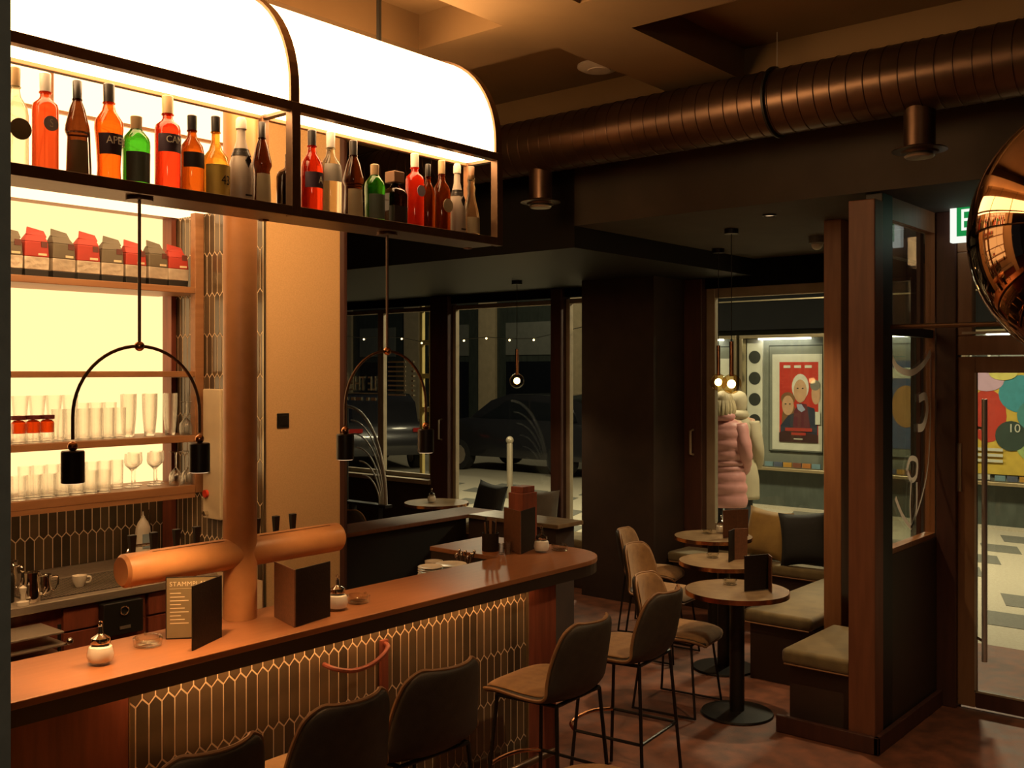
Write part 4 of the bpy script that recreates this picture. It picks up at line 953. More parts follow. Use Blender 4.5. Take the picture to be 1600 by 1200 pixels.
bottle(2.023, .298, .0387, 'std', bg['amber'], cp_['black'], 'amber bottle with black slanted label in the left bay', lb['black'], None, strip=(.36, .54))
bottle(2.120, .313, .0465, 'wide', bg['gold'], cp_['black'], 'golden yellow bottle with round 43 badge in the left bay', lb['yellow'], '43', strip=(.06, .42), ink=lb['black'])
def sparkling(x, h, r, lab):
    o = bottle(x, h, r, 'champ', flat('white_bottle', (.66, .55, .44), .35), cp_['white'], lab)
    r *= 1.09
    MB().lathe([(.37 * r, .86 * h), (.44 * r, .87 * h), (.42 * r, .97 * h), (.3 * r, h), (0, h)], 18).build('foil_cap', cp_['white'], o, smooth=True)
    MB().lathe([(.60 * r, .64 * h), (.66 * r, .60 * h), (.79 * r, .56 * h), (.70 * r, .60 * h)], 18).build('collar_band', cp_['black'], o, smooth=True)
    MB().extr([(-.012, .50 * h), (0, .56 * h), (.012, .50 * h), (0, .42 * h)], 'y', -r * 1.03, -r * .9).build('diamond_label', cp_['black'], o)
    bx(-.012, .016, -r * 1.02, -r * .95, .1 * h, .12 * h).build('print_line', cp_['black'], o)
sparkling(2.229, .329, .0428, 'white sparkling wine bottle with black diamond in the left bay')
bottle(2.322, .330, .0340, 'monk', bg['brown'], cp_['black'], 'brown waisted bottle at the right end of the left bay', lb['cream'], None, strip=(.06, .40))
bottle(2.462, .235, .0347, 'square', bg['dark'], cp_['black'], 'dark bottle half hidden behind the middle canopy post', None, dy=.02)
bottle(2.560, .343, .0406, 'std', bg['red'], cp_['black'], 'red bottle with dark label at the left end of the right bay', lb['blue'], 'A', strip=(.32, .50))
bottle(2.655, .353, .0414, 'std', bg['clear'], cp_['silver'], 'clear bottle with white label in the right bay', lb['white'], None, strip=(.42, .62))
bottle(2.775, .339, .0411, 'monk', bg['brown'], cp_['black'], 'brown waisted bottle with cord in the right bay', lb['cream'], None, strip=(.06, .40))
bottle(2.893, .259, .0406, 'squat', bg['green'], cp_['tan'], 'squat green bottle in the right bay', lb['greeng'], None, strip=(.10, .50))
o = bottle(3.008, .235, .0400, 'square', bg['dark'], cp_['brown'], 'dark square bottle with wide flat cap in the right bay', lb['black'], None, strip=(.1, .4))
bx(-.030, .030, -.030, .030, .195, .245).build('wide_cap', cp_['brown'], o, bevel=.004)
bottle(3.128, .344, .0381, 'tall', bg['rose'], cp_['white'], 'pinkish red bottle with pale badge in the right bay', lb['lilac'], None, strip=(.40, .62), badge=.6)
bottle(3.210, .310, .0300, 'std', bg['amber'], cp_['black'], 'slim dark amber bottle beside the pinkish red bottle', None)
bottle(3.298, .340, .0377, 'std', bg['amber'], cp_['tan'], 'red brown bottle with round cream badge in the right bay', lb['cream'], None, strip=(.28, .5), badge=.75)
sparkling(3.400, .342, .0369, 'white sparkling wine bottle with black diamond in the right bay')
bottle(3.496, .344, .0380, 'twist', bg['clear'], cp_['brown'], 'clear twisted neck bottle at the right end of the canopy', lb['cream'], None, strip=(.08, .30))
# cords on the waisted bottles
for o in [q for q in bpy.data.objects if q.get('label', '').startswith('brown waisted') and 'cord' in q['label']]:
    MB().tube(cat([(.028, -.022, .165), (.036, -.010, .13), (.035, -.014, .09), (.038, -.012, .05), (.036, -.016, .02)], 5), .0035, 6).build('cord', cp_['white'], o, smooth=True)
    MB().tube([(.033 * math.cos(a), .033 * math.sin(a), .158) for a in [2 * math.pi * i / 18 for i in range(18)]], .0032, 6, True).build('cord_belt', cp_['white'], o, smooth=True)

# arch pendant lamps
def arch_pendant(cx, label, watts):
    o = thing('arch_pendant_lamp', label, 'lamp', (cx, 3.18, 2.69), 0, 'arch pendant lamps over the bar')
    MB().lathe([(.045, -.012), (.045, 0)], 20).build('ceiling_rose', M['bronze'], o, smooth=True)
    MB().cyl((0, 0, -.01), (0, 0, -.50), .0055, n=10).build('rod', M['bronze'], o, smooth=True)
    MB().ball((0, 0, -.505), .017).build('hub', M['copper'], o, smooth=True)
    r = .232
    P = [(-r, 0, -.81)] + arc(0, -.505 - r, r, 180, 0, 28) + [(r, 0, -.81)]
    MB().tube(P, .0058, 8).build('arch', M['bronze'], o, smooth=True)
    for s in (-1, 1):
        sh = MB().lathe([(.034, -.95), (.036, -.948), (.036, -.85), (.033, -.846), (0, -.846)], 24, c=(s * r, 0, 0)).build('shade', M['blackmetal'], o, smooth=True)
        MB().ball((s * r, 0, -.832), .016).build('ball_joint', M['copper'], o, smooth=True)
        MB().lathe([(.0, -.9505), (.030, -.9505), (.030, -.952), (0, -.952)], 18, c=(s * r, 0, 0)).build('lens', M['dot'], o)
        l = lamp('arch_pendant_spot', 'SPOT', (cx + s * r, 3.18, 2.69 - .956), watts, WARM, .03, (cx + s * r, 3.18, 0), 110, .8)
arch_pendant(1.815, 'arched pendant lamp with two black shades at the left of the bar', 30)
arch_pendant(2.955, 'arched pendant lamp with two black shades at the right of the bar', 10)

# ================================================================== BAR
ct = thing('bar_counter', 'long bar counter with red brown top and picket tile front', 'bar counter', (0, 0, 0))
cor = [(4.32 + .30 * math.cos(R(a)), 3.42 + .30 * math.sin(R(a))) for a in range(-90, 1, 9)]
top = [(0.7, 3.12)] + cor + [(4.62, 4.08), (4.12, 4.08), (4.12, 3.56), (0.7, 3.56)]
MB().prism(top, 1.075, 1.10).build('top', M['counter'], ct, bevel=.003)
ins = [(0.7, 3.125)] + [(4.32 + .295 * math.cos(R(a)), 3.42 + .295 * math.sin(R(a))) for a in range(-90, 1, 9)] + [(4.615, 4.075), (4.125, 4.075), (4.125, 3.555), (0.7, 3.555)]
fas = [(0.7, 3.125)] + [(4.32 + .295 * math.cos(R(a)), 3.42 + .295 * math.sin(R(a))) for a in range(-90, 1, 9)] + [(4.615, 4.075), (4.125, 4.075), (4.125, 3.555), (3.99, 3.555), (3.99, 3.14), (0.7, 3.14)]
MB().prism(fas, 1.02, 1.0749).build('edge_band', M['counteredge'], ct)
bx(0.7, 3.99, 3.225, 3.555, 1.02, 1.0749).build('sub_top', M['counteredge'], ct)
bx(0.7, 1.80, 3.22, 3.44, 0.0, 1.0199).build('end_panel', M['redwood'], ct)
bx(3.95, 4.18, 3.215, 3.44, 0.0, 1.0199).build('end_panel', M['redwood'], ct, bevel=.004)
bx(1.80, 3.95, 3.235, 3.44, 0.0, 1.0199).build('carcass', M['black'], ct)
gb = bx(1.80, 3.95, 3.228, 3.2349, 0.0, 1.0199).build('tile_front', M['grout'], ct)
tile_wall(gb, (1.803, 3.228, 0), 0, 2.144, 0.10, 1.018, phase_v=0.84)
bx(1.797, 1.803, 3.22, 3.228, 0, 1.0199).build('edge_trim', M['gold'], ct)
bx(3.947, 3.952, 3.212, 3.228, 0, 1.0199).build('edge_trim', M['gold'], ct)
bx(1.80, 3.95, 3.215, 3.227, 0.0, 0.10).build('kick_plate', M['black'], ct)
bx(4.18, 4.42, 3.44, 4.0, 0.0, 1.0199).build('return_panel', M['redwood'], ct)
ls = bx(1.82, 3.93, 3.155, 3.167, 1.060, 1.0745).build('led_strip', M['strip'], ct)
# foot rail at the base
fr = thing('foot_rail', 'dark metal foot rail along the base of the bar', 'rail', (1.7, 3.13, 0))
MB().cyl((0, 0, .18), (2.35, 0, .18), .018, n=12).build('bar', M['bronze'], fr, smooth=True)
for x in (.1, .85, 1.6, 2.3): MB().tube([(x, 0, .18), (x, .04, .18), (x, .083, .18)], .010, 8).build('bracket', M['bronze'], fr, smooth=True)
# underbench behind the counter
ub = thing('service_bench', 'dark service bench behind the counter return', 'bench', (0, 0, 0))
bx(3.30, 4.115, 3.57, 4.05, .93, .955).build('top', M['redwood'], ub, bevel=.003)
bx(3.30, 4.11, 3.59, 4.03, 0, .93).build('carcass', M['black'], ub)
def plates(x, y, r, n, lab):
    o = thing('plate_stack', lab, 'plates', (x, y, .956), 0, None)
    me = MB().lathe([(r * .6, 0), (r * .62, .003), (r, .012), (r * .98, .015), (r * .58, .006), (0, .005)], 28).mesh('plate', M['white_ceramic'], True)
    for k in range(n): share(me, 'plate', o, (0, 0, k * .0125))
plates(3.72, 3.68, .065, 11, 'stack of small white saucers behind the counter')
plates(3.885, 3.69, .085, 10, 'stack of larger white plates behind the counter')
bwl = MB().lathe([(.03, 0), (.045, .01), (.05, .05), (.047, .05), (.04, .012), (0, .01)], 22).build('white_bowl', M['white_ceramic'], None, smooth=True, loc=(3.95, 3.88, .956)); tag(bwl, 'small white bowl behind the stacked plates', 'bowl')
bwl.scale = (1, 1, 2.2)
ct2 = thing('spoon_tray', 'glass tray of teaspoons on the service bench', 'cutlery tray', (4.05, 3.74, .956))
MB().lathe([(.04, 0), (.045, .02), (.055, .10), (.052, .10), (.042, .02), (0, .015)], 18).build('glass', M['clear'], ct2, smooth=True)
for k in range(9):
    a = k * .7; tip = (.05 * math.cos(a), .05 * math.sin(a), .13 + .01 * (k % 3))
    sp = MB().tube([(.012 * math.cos(a), .012 * math.sin(a), .02), tip], .002, 6).build('spoon', M['chrome'], ct2, smooth=True)
    MB().ball((tip[0], tip[1], tip[2] + .008), .009, .009, .014, 10, 6).build('spoon_bowl', M['chrome'], sp, smooth=True)
sc_ = thing('straw_holder', 'dark holder with stirrers and straws on the counter return', 'holder', (4.235, 3.72, 1.1005))
MB().lathe([(.045, 0), (.047, .004), (.047, .10), (.043, .10), (.043, .01), (0, .009)], 20).build('cup', M['leather'], sc_, smooth=True)
for k in range(8):
    a = k * .8; MB().cyl((.02 * math.cos(a), .02 * math.sin(a), .011), (.032 * math.cos(a), .032 * math.sin(a), .16 + .012 * (k % 3)), .004, n=8).build('stirrer', cp_['brown' if k % 2 else 'black'], sc_)
for k, (x, y) in enumerate(((4.19, 3.60), (4.225, 3.58), (4.26, 3.61))):
    g_ = MB().lathe([(.014, 0), (.018, .06), (.0165, .06), (.0125, .008), (0, .007)], 14).build('shot_glass', M['clear'], None, smooth=True, loc=(x, y, 1.1005))
    tag(g_, ('left', 'middle', 'right')[k] + ' one of three small shot glasses beside the straw holder', 'glass', 'shot glasses on the counter')
# beer tower
bt = thing('beer_tower', 'tan T-shaped beer tower with long crossbar on the counter', 'beer tower', (2.43, 3.485, 1.1005))
MB().cyl((0, 0.0, 0), (0, 0.0, 2.45), .067, n=40).build('column', M['tan'], bt, smooth=True)
cb = MB()
prof = [(0, -.515), (.052, -.515), (.062, -.503), (.0625, .503), (.052, .515), (0, .515)]
m_ = MB().lathe(prof, 36)
cb.v = [(z, -x, y + .265) for (x, y, z) in m_.v]; cb.f = m_.f
cbo = cb.build('crossbar', M['tan'], bt, smooth=True)
for x0, x1 in ((-.40, -.09), (.08, .45)):
    pa = []
    for a in range(70, 131, 6): pa.append((.0632 * math.cos(R(a)) * -1, .0632 * math.sin(R(a)) + .265))
    vs = [(x0, p[0], p[1]) for p in pa] + [(x1, p[0], p[1]) for p in pa]; n = len(pa)
    MB().add(vs, [(i, i + 1, n + i + 1, n + i) for i in range(n - 1)]).build('cover_plate', M['tan'], cbo, smooth=True)
    MB().tube([(x0, pa[0][0], pa[0][1] + .0008), (x1, pa[0][0], pa[0][1] + .0008)], .0009, 4).build('seam', M['bronze'], cbo)
    MB().tube([(x0, pa[-1][0], pa[-1][1] + .0008), (x1, pa[-1][0], pa[-1][1] + .0008)], .0009, 4).build('seam', M['bronze'], cbo)
for x in (-.40, -.31, -.21, -.12, .17, .27, .36):
    tpn = MB().cyl((x, .05, .265), (x, .14, .27), .012, n=12).build('tap', M['chrome'], bt, smooth=True)
    MB().cyl((x, .13, .27), (x, .14, .17), .008, n=10).build('spout', M['chrome'], tpn, smooth=True)
    MB().cyl((x, .12, .275), (x, .125, .305), .006, n=8).build('stem', M['chrome'], tpn, smooth=True)
    MB().add([(x-.009,.115,.300),(x+.009,.115,.300),(x+.009,.135,.300),(x-.009,.135,.300),(x-.014,.112,.372),(x+.014,.112,.372),(x+.014,.138,.372),(x-.014,.138,.372)],
             [(0,3,2,1),(4,5,6,7),(0,1,5,4),(1,2,6,5),(2,3,7,6),(3,0,4,7)]).build('handle', M['black'], tpn, bevel=.003)

# small tabletop things
def sugar(loc, lab, s=1.0):
    o = thing('sugar_dispenser', lab, 'sugar dispenser', loc, random.uniform(0, 6), 'sugar dispensers')
    k = s
    prof = [(.030*k, 0), (.040*k, .008*k), (.046*k, .032*k), (.040*k, .060*k), (.030*k, .074*k)]
    MB().lathe(prof + [(.028*k, .074*k), (.038*k, .060*k), (.044*k, .032*k), (.038*k, .010*k), (0, .008*k)], 24).build('jar', M['jarglass'], o, smooth=True)
    MB().lathe([(.0, .009*k), (.037*k, .011*k), (.0435*k, .032*k), (.0375*k, .060*k), (.02*k, .070*k), (0, .072*k)], 22).build('sugar', M['sugar'], o, smooth=True)
    MB().lathe([(.032*k, .072*k), (.033*k, .076*k), (.031*k, .090*k), (.014*k, .100*k), (.009*k, .104*k), (.007*k, .128*k), (.004*k, .13*k), (0, .13*k)], 20).build('lid', M['chrome'], o, smooth=True)
    MB().tube([(.008*k*math.cos(a), 0, .138*k + .008*k*math.sin(a)) for a in [2*math.pi*i/12 for i in range(12)]], .002*k, 6, True).build('spout_ring', M['chrome'], o, smooth=True)
def ashtray(loc, lab, r=.052):
    o = thing('ashtray', lab, 'ashtray', loc, random.uniform(0, 2), 'glass ashtrays')
    MB().lathe([(r*.82, 0), (r*.95, .004), (r, .030), (r*.93, .034), (r*.84, .032), (r*.76, .010), (0, .008)], 28).build('dish', M['ashglass'], o, smooth=True)
    for k in range(3):
        a = k * 2.094
        MB().cyl((r*.8*math.cos(a), r*.8*math.sin(a), .034), (r*1.0*math.cos(a), r*1.0*math.sin(a), .034), .005, n=8).build('notch_rest', M['ashglass'], o, smooth=True)
def menu(corner, dirA, dirB, la_, lb_, h, lab, mats=('leather', 'leather'), inner=True, txt=False, parent_label=None):
    """a menu booklet standing open: two covers hinged at `corner`"""
    o = thing('menu', lab, 'menu', corner, 0, None)
    outs = []
    for dv, ln, mt_, sgn, nm in ((dirA, la_, mats[0], 1, 'A'), (dirB, lb_, mats[1], -1, 'B')):
        a = math.atan2(dv[1], dv[0])
        c = bx(0, ln, -.003, .003, 0, h).build('cover', M[mt_], o, bevel=.001, rz=a)
        if inner: bx(.008, ln - .006, .003 * 1 if sgn < 0 else -.0045, .0045 if sgn < 0 else -.003, .006, h - .006).build('page', M['page'], c)
        outs.append(c)
    MB().cyl((0, 0, 0), (0, 0, h), .004, n=8).build('spine', M[mats[0]], o, smooth=True)
    return o, outs
Cz = 1.1005
sugar((1.74, 3.30, Cz), 'glass sugar dispenser nearest the left end of the bar')
sugar((2.775, 3.29, Cz), 'glass sugar dispenser right of the dark menu beside the beer tower')
sugar((4.385, 3.475, Cz), 'glass sugar dispenser at the rounded end of the bar')
ashtray((1.965, 3.385, Cz), 'glass ashtray between the sugar dispenser and the printed menu')
ashtray((2.915, 3.32, Cz), 'glass ashtray beside the middle sugar dispenser on the bar')
ashtray((4.49, 3.43, Cz), 'glass ashtray at the rounded end of the bar', .048)
# menu 1: V open towards the left, printed page facing the camera
def vmenu(spine, a, b, h, lab, ma, mb_, page_a=None):
    va = (a[0] - spine[0], a[1] - spine[1]); vb = (b[0] - spine[0], b[1] - spine[1])
    o = thing('menu', lab, 'menu', spine, 0, None); res = []
    for v, m in ((va, ma), (vb, mb_)):
        L_ = math.hypot(*v); res.append(bx(0, L_, -.003, .003, 0, h).build('cover', M[m], o, bevel=.001, rz=math.atan2(v[1], v[0])))
    MB().cyl((0, 0, 0), (0, 0, h), .0045, n=8).build('spine', M[mb_], o, smooth=True)
    return o, res, va, vb
o, res, va, vb = vmenu((2.205, 3.285, Cz), (2.03, 3.20), (2.055, 3.415), .232, 'open printed menu standing left of the beer tower', 'leather', 'leather')
# the printed inner page, on the cover that faces the camera
L_ = math.hypot(*vb); pg = bx(.008, L_ - .004, .003, .0045, .005, .228).build('page', M['page'], res[1])
text('lettering', 'STAMMPLATZ', .024, M['ink'], pg, (L_ - .014, .0052, .205), (R(90), 0, R(180)), extr=.0003, sx=1.0, align='LEFT', space=1.05)
bx(.03, L_ - .014, .0045, .005, .188, .1888).build('print_line', M['ink'], pg)
for k in range(9):
    z = .170 - k * .014
    bx(L_ - .055 - .014 * ((k * 7) % 3), L_ - .016, .0045, .005, z, z + .0028).build('print_line', M['ink'], pg)
    bx(L_ * .34, L_ * .34 + .014, .0045, .005, z, z + .0028).build('print_line', M['ink'], pg)
vmenu((2.475, 3.19, Cz), (2.68, 3.225), (2.53, 3.39), .225, 'dark menu standing just right of the beer tower on the bar', 'leather', 'leather_br')
o, res, va, vb = vmenu((4.255, 3.52, Cz), (4.45, 3.575), (4.33, 3.70), .235, 'dark menu standing at the rounded end of the bar', 'leather', 'leather_br')
o = thing('napkin_box', 'brown wooden napkin box behind the menu at the bar end', 'box', (4.46, 3.67, Cz))
bx(0, .13, 0, .11, 0, .30).build('body', M['redwood'], o, bevel=.004)
bx(.01, .12, .01, .10, .30, .335).build('lid', M['redwood'], o, bevel=.003)
# curved wooden stool arm, built as a rail fixed to the tiled front
wr = thing('curved_stool_arm', 'thin curved wooden stool arm made as a rail on the tiled bar front', 'rail', (2.80, 3.215, 0))
MB().tube(cat([(-.16, .0, .915), (-.15, -.05, .905), (-.07, -.07, .882), (.03, -.07, .884), (.11, -.06, .908), (.155, -.04, .93), (.165, 0, .935)], 6), .010, 8).build('curved_rail', M['redwood'], wr, smooth=True)
bx(.145, .185, -.012, .006, .70, .95).build('upright_strip', M['redwood'], wr, bevel=.003)

# ================================================================== SEATING
def shell_chair(name, lab, catg, group, seat_z, stool):
    o = thing(name, lab, catg, (0, 0, 0), 0, group)
    prof = [(.235, -.030), (.215, -.006), (.13, .004), (.0, -.008), (-.12, -.012), (-.185, .012), (-.222, .07), (-.245, .15), (-.262, .235), (-.272, .30), (-.275, .335)]
    hw = [.135, .195, .222, .234, .236, .232, .224, .214, .200, .176, .125]
    cy = [0, 0, 0, 0, .01, .03, .055, .065, .06, .05, .035]
    czz = [.0, .006, .012, .02, .025, .02, .01, 0, 0, 0, 0]
    nu = 9; vs = []
    for (y, z), wd, c1, c2 in zip(prof, hw, cy, czz):
        for i in range(nu):
            u = -1 + 2 * i / (nu - 1)
            vs.append((wd * u, y + c1 * u * u * 1.4, seat_z + z + c2 * u * u))
    fs = [(j*nu+i, j*nu+i+1, (j+1)*nu+i+1, (j+1)*nu+i) for j in range(len(prof)-1) for i in range(nu-1)]
    def shell(off, thick, sel, mat, nm, subs=2):
        m = MB(); m.add(vs, sel); ob = m.build(nm, mat, o)
        for p in ob.data.polygons: p.use_smooth = True
        so = ob.modifiers.new('solid', 'SOLIDIFY'); so.thickness = thick; so.offset = off
        sb_ = ob.modifiers.new('sub', 'SUBSURF'); sb_.levels = subs; sb_.render_levels = subs
        return ob
    # find orientation: make normals consistent upward/forward is handled by recalc; use both sides
    sh_ = shell(0, .036, fs, M['fabric_shaded'], 'shell')
    # padded inner faces: seat cushion and back pad
    def pad(j0, j1, shrink, lift, nm):
        m = MB(); P = []
        for j in range(j0, j1 + 1):
            y, z = prof[j]; t0 = prof[max(j-1, 0)]; t1 = prof[min(j+1, len(prof)-1)]
            ty, tz = t1[0]-t0[0], t1[1]-t0[1]; ln = math.hypot(ty, tz); ny, nz = tz/ln, -ty/ln
            for i in range(nu):
                u = -1 + 2 * i / (nu - 1); e = 1 - u ** 4 * .55
                if j in (j0, j1): e *= .35
                P.append((hw[j]*u*shrink, y + cy[j]*u*u*1.4 + ny*lift*e, seat_z + z + czz[j]*u*u + nz*lift*e))
        n_ = j1 - j0 + 1
        m.add(P, [(j*nu+i, j*nu+i+1, (j+1)*nu+i+1, (j+1)*nu+i) for j in range(n_-1) for i in range(nu-1)])
        ob = m.build(nm, M['fabric'], o)
        for p in ob.data.polygons: p.use_smooth = True
        so = ob.modifiers.new('solid', 'SOLIDIFY'); so.thickness = .012; so.offset = 0
        sb_ = ob.modifiers.new('sub', 'SUBSURF'); sb_.levels = 2; sb_.render_levels = 2
    pad(0, 5, .97, .030, 'seat_cushion'); pad(5, 10, .97, .026, 'back_cushion')
    # piping around the rim
    rim = [vs[j*nu] for j in range(len(prof))] + [vs[(len(prof)-1)*nu+i] for i in range(1, nu)] + [vs[j*nu+nu-1] for j in range(len(prof)-2, -1, -1)] + [vs[i] for i in range(nu-2, 0, -1)]
    MB().tube(cat(rim + [rim[0]], 3)[:-1], .0075, 6, True).build('piping', M['piping'], o, smooth=True)
    # metal frame
    zt = seat_z - .025; rr = .009 if stool else .008
    fx, fy, bxx, by = .17, .16, .17, -.16
    sp_ = .05 if stool else .05
    for sx in (-1, 1):
        MB().tube([(sx*fx, fy, zt), (sx*(fx+sp_), fy+sp_*.9, .008)], rr, 8).build('leg', M['blackmetal'], o, smooth=True)
        MB().tube([(sx*bxx, by, zt + .01), (sx*(bxx+sp_), by-sp_*.9, .008)], rr, 8).build('leg', M['blackmetal'], o, smooth=True)
        MB().tube([(sx*fx, fy, zt), (sx*fx, by, zt + .01)], rr, 8).build('seat_rail', M['blackmetal'], o, smooth=True)
        z = .30 if stool else .012; k = 1 - z / zt
        MB().tube([(sx*(fx+sp_*k), fy+sp_*.9*k, z), (sx*(bxx+sp_*k), by-sp_*.9*k, z)], rr*.9, 8).build('side_stretcher', M['blackmetal'], o, smooth=True)
    if stool:
        z = .30; k = 1 - z / zt; X_ = fx + sp_*k; Y_ = fy + sp_*.9*k
        MB().tube(cat([(-X_, Y_, z), (-X_*.6, Y_+.07, z), (0, Y_+.09, z), (X_*.6, Y_+.07, z), (X_, Y_, z)], 5), rr*1.1, 8).build('footrest', M['copper'], o, smooth=True)
        MB().tube([(-X_, -Y_, z), (X_, -Y_, z)], rr*.9, 8).build('rear_stretcher', M['blackmetal'], o, smooth=True)
    MB().tube([(-fx, fy, zt), (fx, fy, zt)], rr, 8).build('seat_rail', M['blackmetal'], o, smooth=True)
    MB().tube([(-fx, by, zt+.01), (fx, by, zt+.01)], rr, 8).build('seat_rail', M['blackmetal'], o, smooth=True)
    return o
stl = shell_chair('bar_stool', 'mustard bar stool nearest the camera at the bottom left', 'bar stool', 'bar stools along the counter', .685, True)
stl.location = (1.68, 2.76, 0); stl.rotation_euler = (0, 0, R(2))
for x, y, rz, l in ((2.225, 2.79, 0, 'mustard bar stool second from the left at the bar'), (2.715, 2.81, -4, 'mustard bar stool in the middle before the tiled bar front'),
                    (3.585, 2.80, 3, 'mustard bar stool before the right end of the tiled front showing its seat'), (4.30, 2.86, 6, 'mustard bar stool farthest from the camera beyond the bar corner')):
    dup(stl, (x, y, 0), R(rz), l)
rs = thing('round_stool', 'upholstered round stool peeking in at the bottom edge', 'stool', (2.86, 2.03, -0.0))
MB().lathe([(.0, .645), (.15, .645), (.165, .66), (.155, .685), (.09, .70), (0, .702)], 28).build('seat', M['fabric'], rs, smooth=True)
for k in range(4):
    a = k * math.pi / 2 + .4; MB().cyl((.13*math.cos(a), .13*math.sin(a), .66), (.2*math.cos(a), .2*math.sin(a), 0), .010, n=8).build('leg', M['blackmetal'], rs, smooth=True)
lch = shell_chair('lounge_chair', 'mustard shell chair pulled up to the nearest round table', 'chair', 'shell chairs at the round tables', .46, False)
lch.location = (5.54, 3.30, 0); lch.rotation_euler = (0, 0, R(188))
dup(lch, (6.45, 3.98, 0), R(185), 'mustard shell chair at the middle round table')
dup(lch, (7.05, 4.45, 0), R(195), 'mustard shell chair at the round table by the dark pillar')
dup(lch, (6.55, 7.35, 0), R(270), 'dark shell chair at the far table behind the low wall')
def rtable(loc, lab, r=.315):
    o = thing('round_table', lab, 'table', loc, 0, 'round bistro tables')
    MB().lathe([(0, .735), (r - .004, .735), (r - .004, .76), (0, .76)], 56).build('top', M['stone'], o, smooth=True)
    MB().lathe([(r - .004, .732), (r, .732), (r, .7605), (r - .004, .7605), (r - .004, .732)], 56).build('rim', M['copper'], o, smooth=True)
    MB().cyl((0, 0, .022), (0, 0, .735), .045, n=24).build('column', M['blackmetal'], o, smooth=True)
    MB().lathe([(.215, 0), (.22, .004), (.215, .014), (.06, .024), (0, .024)], 48).build('base', M['blackmetal'], o, smooth=True)
    MB().lathe([(.12, .715), (.12, .735)], 24).build('mount_plate', M['blackmetal'], o, smooth=True)
rtable((5.64, 2.94, 0), 'round copper rimmed table nearest the camera')
rtable((6.44, 3.46, 0), 'round copper rimmed table in the middle of the window row')
rtable((7.36, 4.05, 0), 'round copper rimmed table closest to the shop window')
rtable((7.42, 7.25, 0), 'round copper rimmed table far back by the left windows', .33)
T = .7608
ashtray((5.74, 3.04, T), 'glass ashtray on the nearest round table', .045); ashtray((6.48, 3.57, T), 'glass ashtray on the middle round table', .045); ashtray((7.42, 4.14, T), 'glass ashtray on the round table by the window', .045)
vmenu((5.78, 2.80, T), (5.62, 2.88), (5.70, 2.74), .215, 'open menu standing on the nearest round table', 'leather', 'leather_br')
vmenu((6.52, 3.42, T), (6.40, 3.40), (6.60, 3.36), .22, 'dark menu standing on the middle round table', 'leather', 'leather_br')
vmenu((7.44, 3.88, T), (7.32, 3.94), (7.52, 3.82), .22, 'brown menu standing on the round table by the window', 'leather_br', 'leather_br')
sugar((7.53, 4.07, T), 'glass sugar dispenser on the round table by the window'); sugar((7.38, 7.28, T), 'glass sugar dispenser on the far left table')
# sawtooth benches
def bench(x0, x1, y0, y1, lab):
    o = thing('bench_seat', lab, 'bench', (x0, y0, 0), 0, 'upholstered benches by the facade')
    bx(.06, x1 - x0, .0, y1 - y0 - .03, 0, .39).build('base', M['benchbase'], o)
    c = bx(0, x1 - x0, 0, y1 - y0, .39, .48).build('cushion', M['bench'], o); b = c.modifiers.new('bevel', 'BEVEL'); b.width = .028; b.segments = 4
    for p in c.data.polygons: p.use_smooth = True
    MB().tube([(.004, .02, .392), (.004, y1 - y0 - .02, .392)], .005, 6).build('piping', M['piping'], o, smooth=True)
bench(5.545, 6.30, 2.155, 2.61, 'olive bench seat in front of the tall wooden post')
bench(6.31, 7.86, 2.755, 3.25, 'olive bench seat running back beside the middle table')
bench(7.87, 8.26, 3.31, 4.80, 'olive bench seat under the shop window')
bench(7.85, 8.26, 5.70, 7.80, 'olive bench seat under the far left window')
def cushion(loc, rot, s, mat, lab):
    m = MB(); n = 12; vs = []
    for side in (1, -1):
        for j in range(n + 1):
            for i in range(n + 1):
                u, v = -1 + 2*i/n, -1 + 2*j/n
                k = 1 - .07 * (1 - abs(u)**2) * 0
                pu = u * (1 - .10 * (1 - v*v) * (abs(u)**3)) ; pv_ = v * (1 - .10 * (1 - u*u) * (abs(v)**3))
                th = .34 * ((1 - u**4) * (1 - v**4)) ** .55
                vs.append((pu * s, side * th * s, pv_ * s))
    q = (n+1)**2
    fs = [(j*(n+1)+i, j*(n+1)+i+1, (j+1)*(n+1)+i+1, (j+1)*(n+1)+i) for j in range(n) for i in range(n)]
    m.add(vs, fs + [tuple(q + a for a in f[::-1]) for f in fs])
    o = m.build('cushion', mat, None, smooth=True, angle=180); o.location = loc; o.rotation_euler = rot
    return tag(o, lab, 'cushion', 'scatter cushions')
cushion((8.09, 3.93, .70), (R(-14), R(4), R(-97)), .215, M['cushion_gold'], 'gold velvet cushion leaning on the shop window')
cushion((7.98, 3.53, .71), (R(-12), R(-6), R(-80)), .225, M['cushion_dark'], 'dark cushion leaning at the right end of the window bench')
cushion((8.10, 7.13, .70), (R(-14), R(6), R(-95)), .215, M['cushion_dark'], 'dark pointed cushion leaning on the far left window')
cushion((8.10, 6.42, .68), (R(-14), R(-4), R(-88)), .21, M['cushion_grey'], 'grey brown cushion behind the bar end by the left window')
# half wall behind the bar
hw_ = struct(bx(3.95, 5.75, 5.30, 5.55, 0, .97).build('wall_half', M['black']))
bx(3.95, 6.05, 5.27, 5.60, .97, 1.0).build('ledge', M['postwood'], hw_, bevel=.004)
struct(bx(5.78, 6.0, 4.45, 5.30, 0, .97).build('wall_half_side', M['darkwall']))
bx(5.74, 6.05, 4.40, 5.27, .97, 1.0).build('ledge', M['stone'], bpy.data.objects['wall_half_side'], bevel=.004)
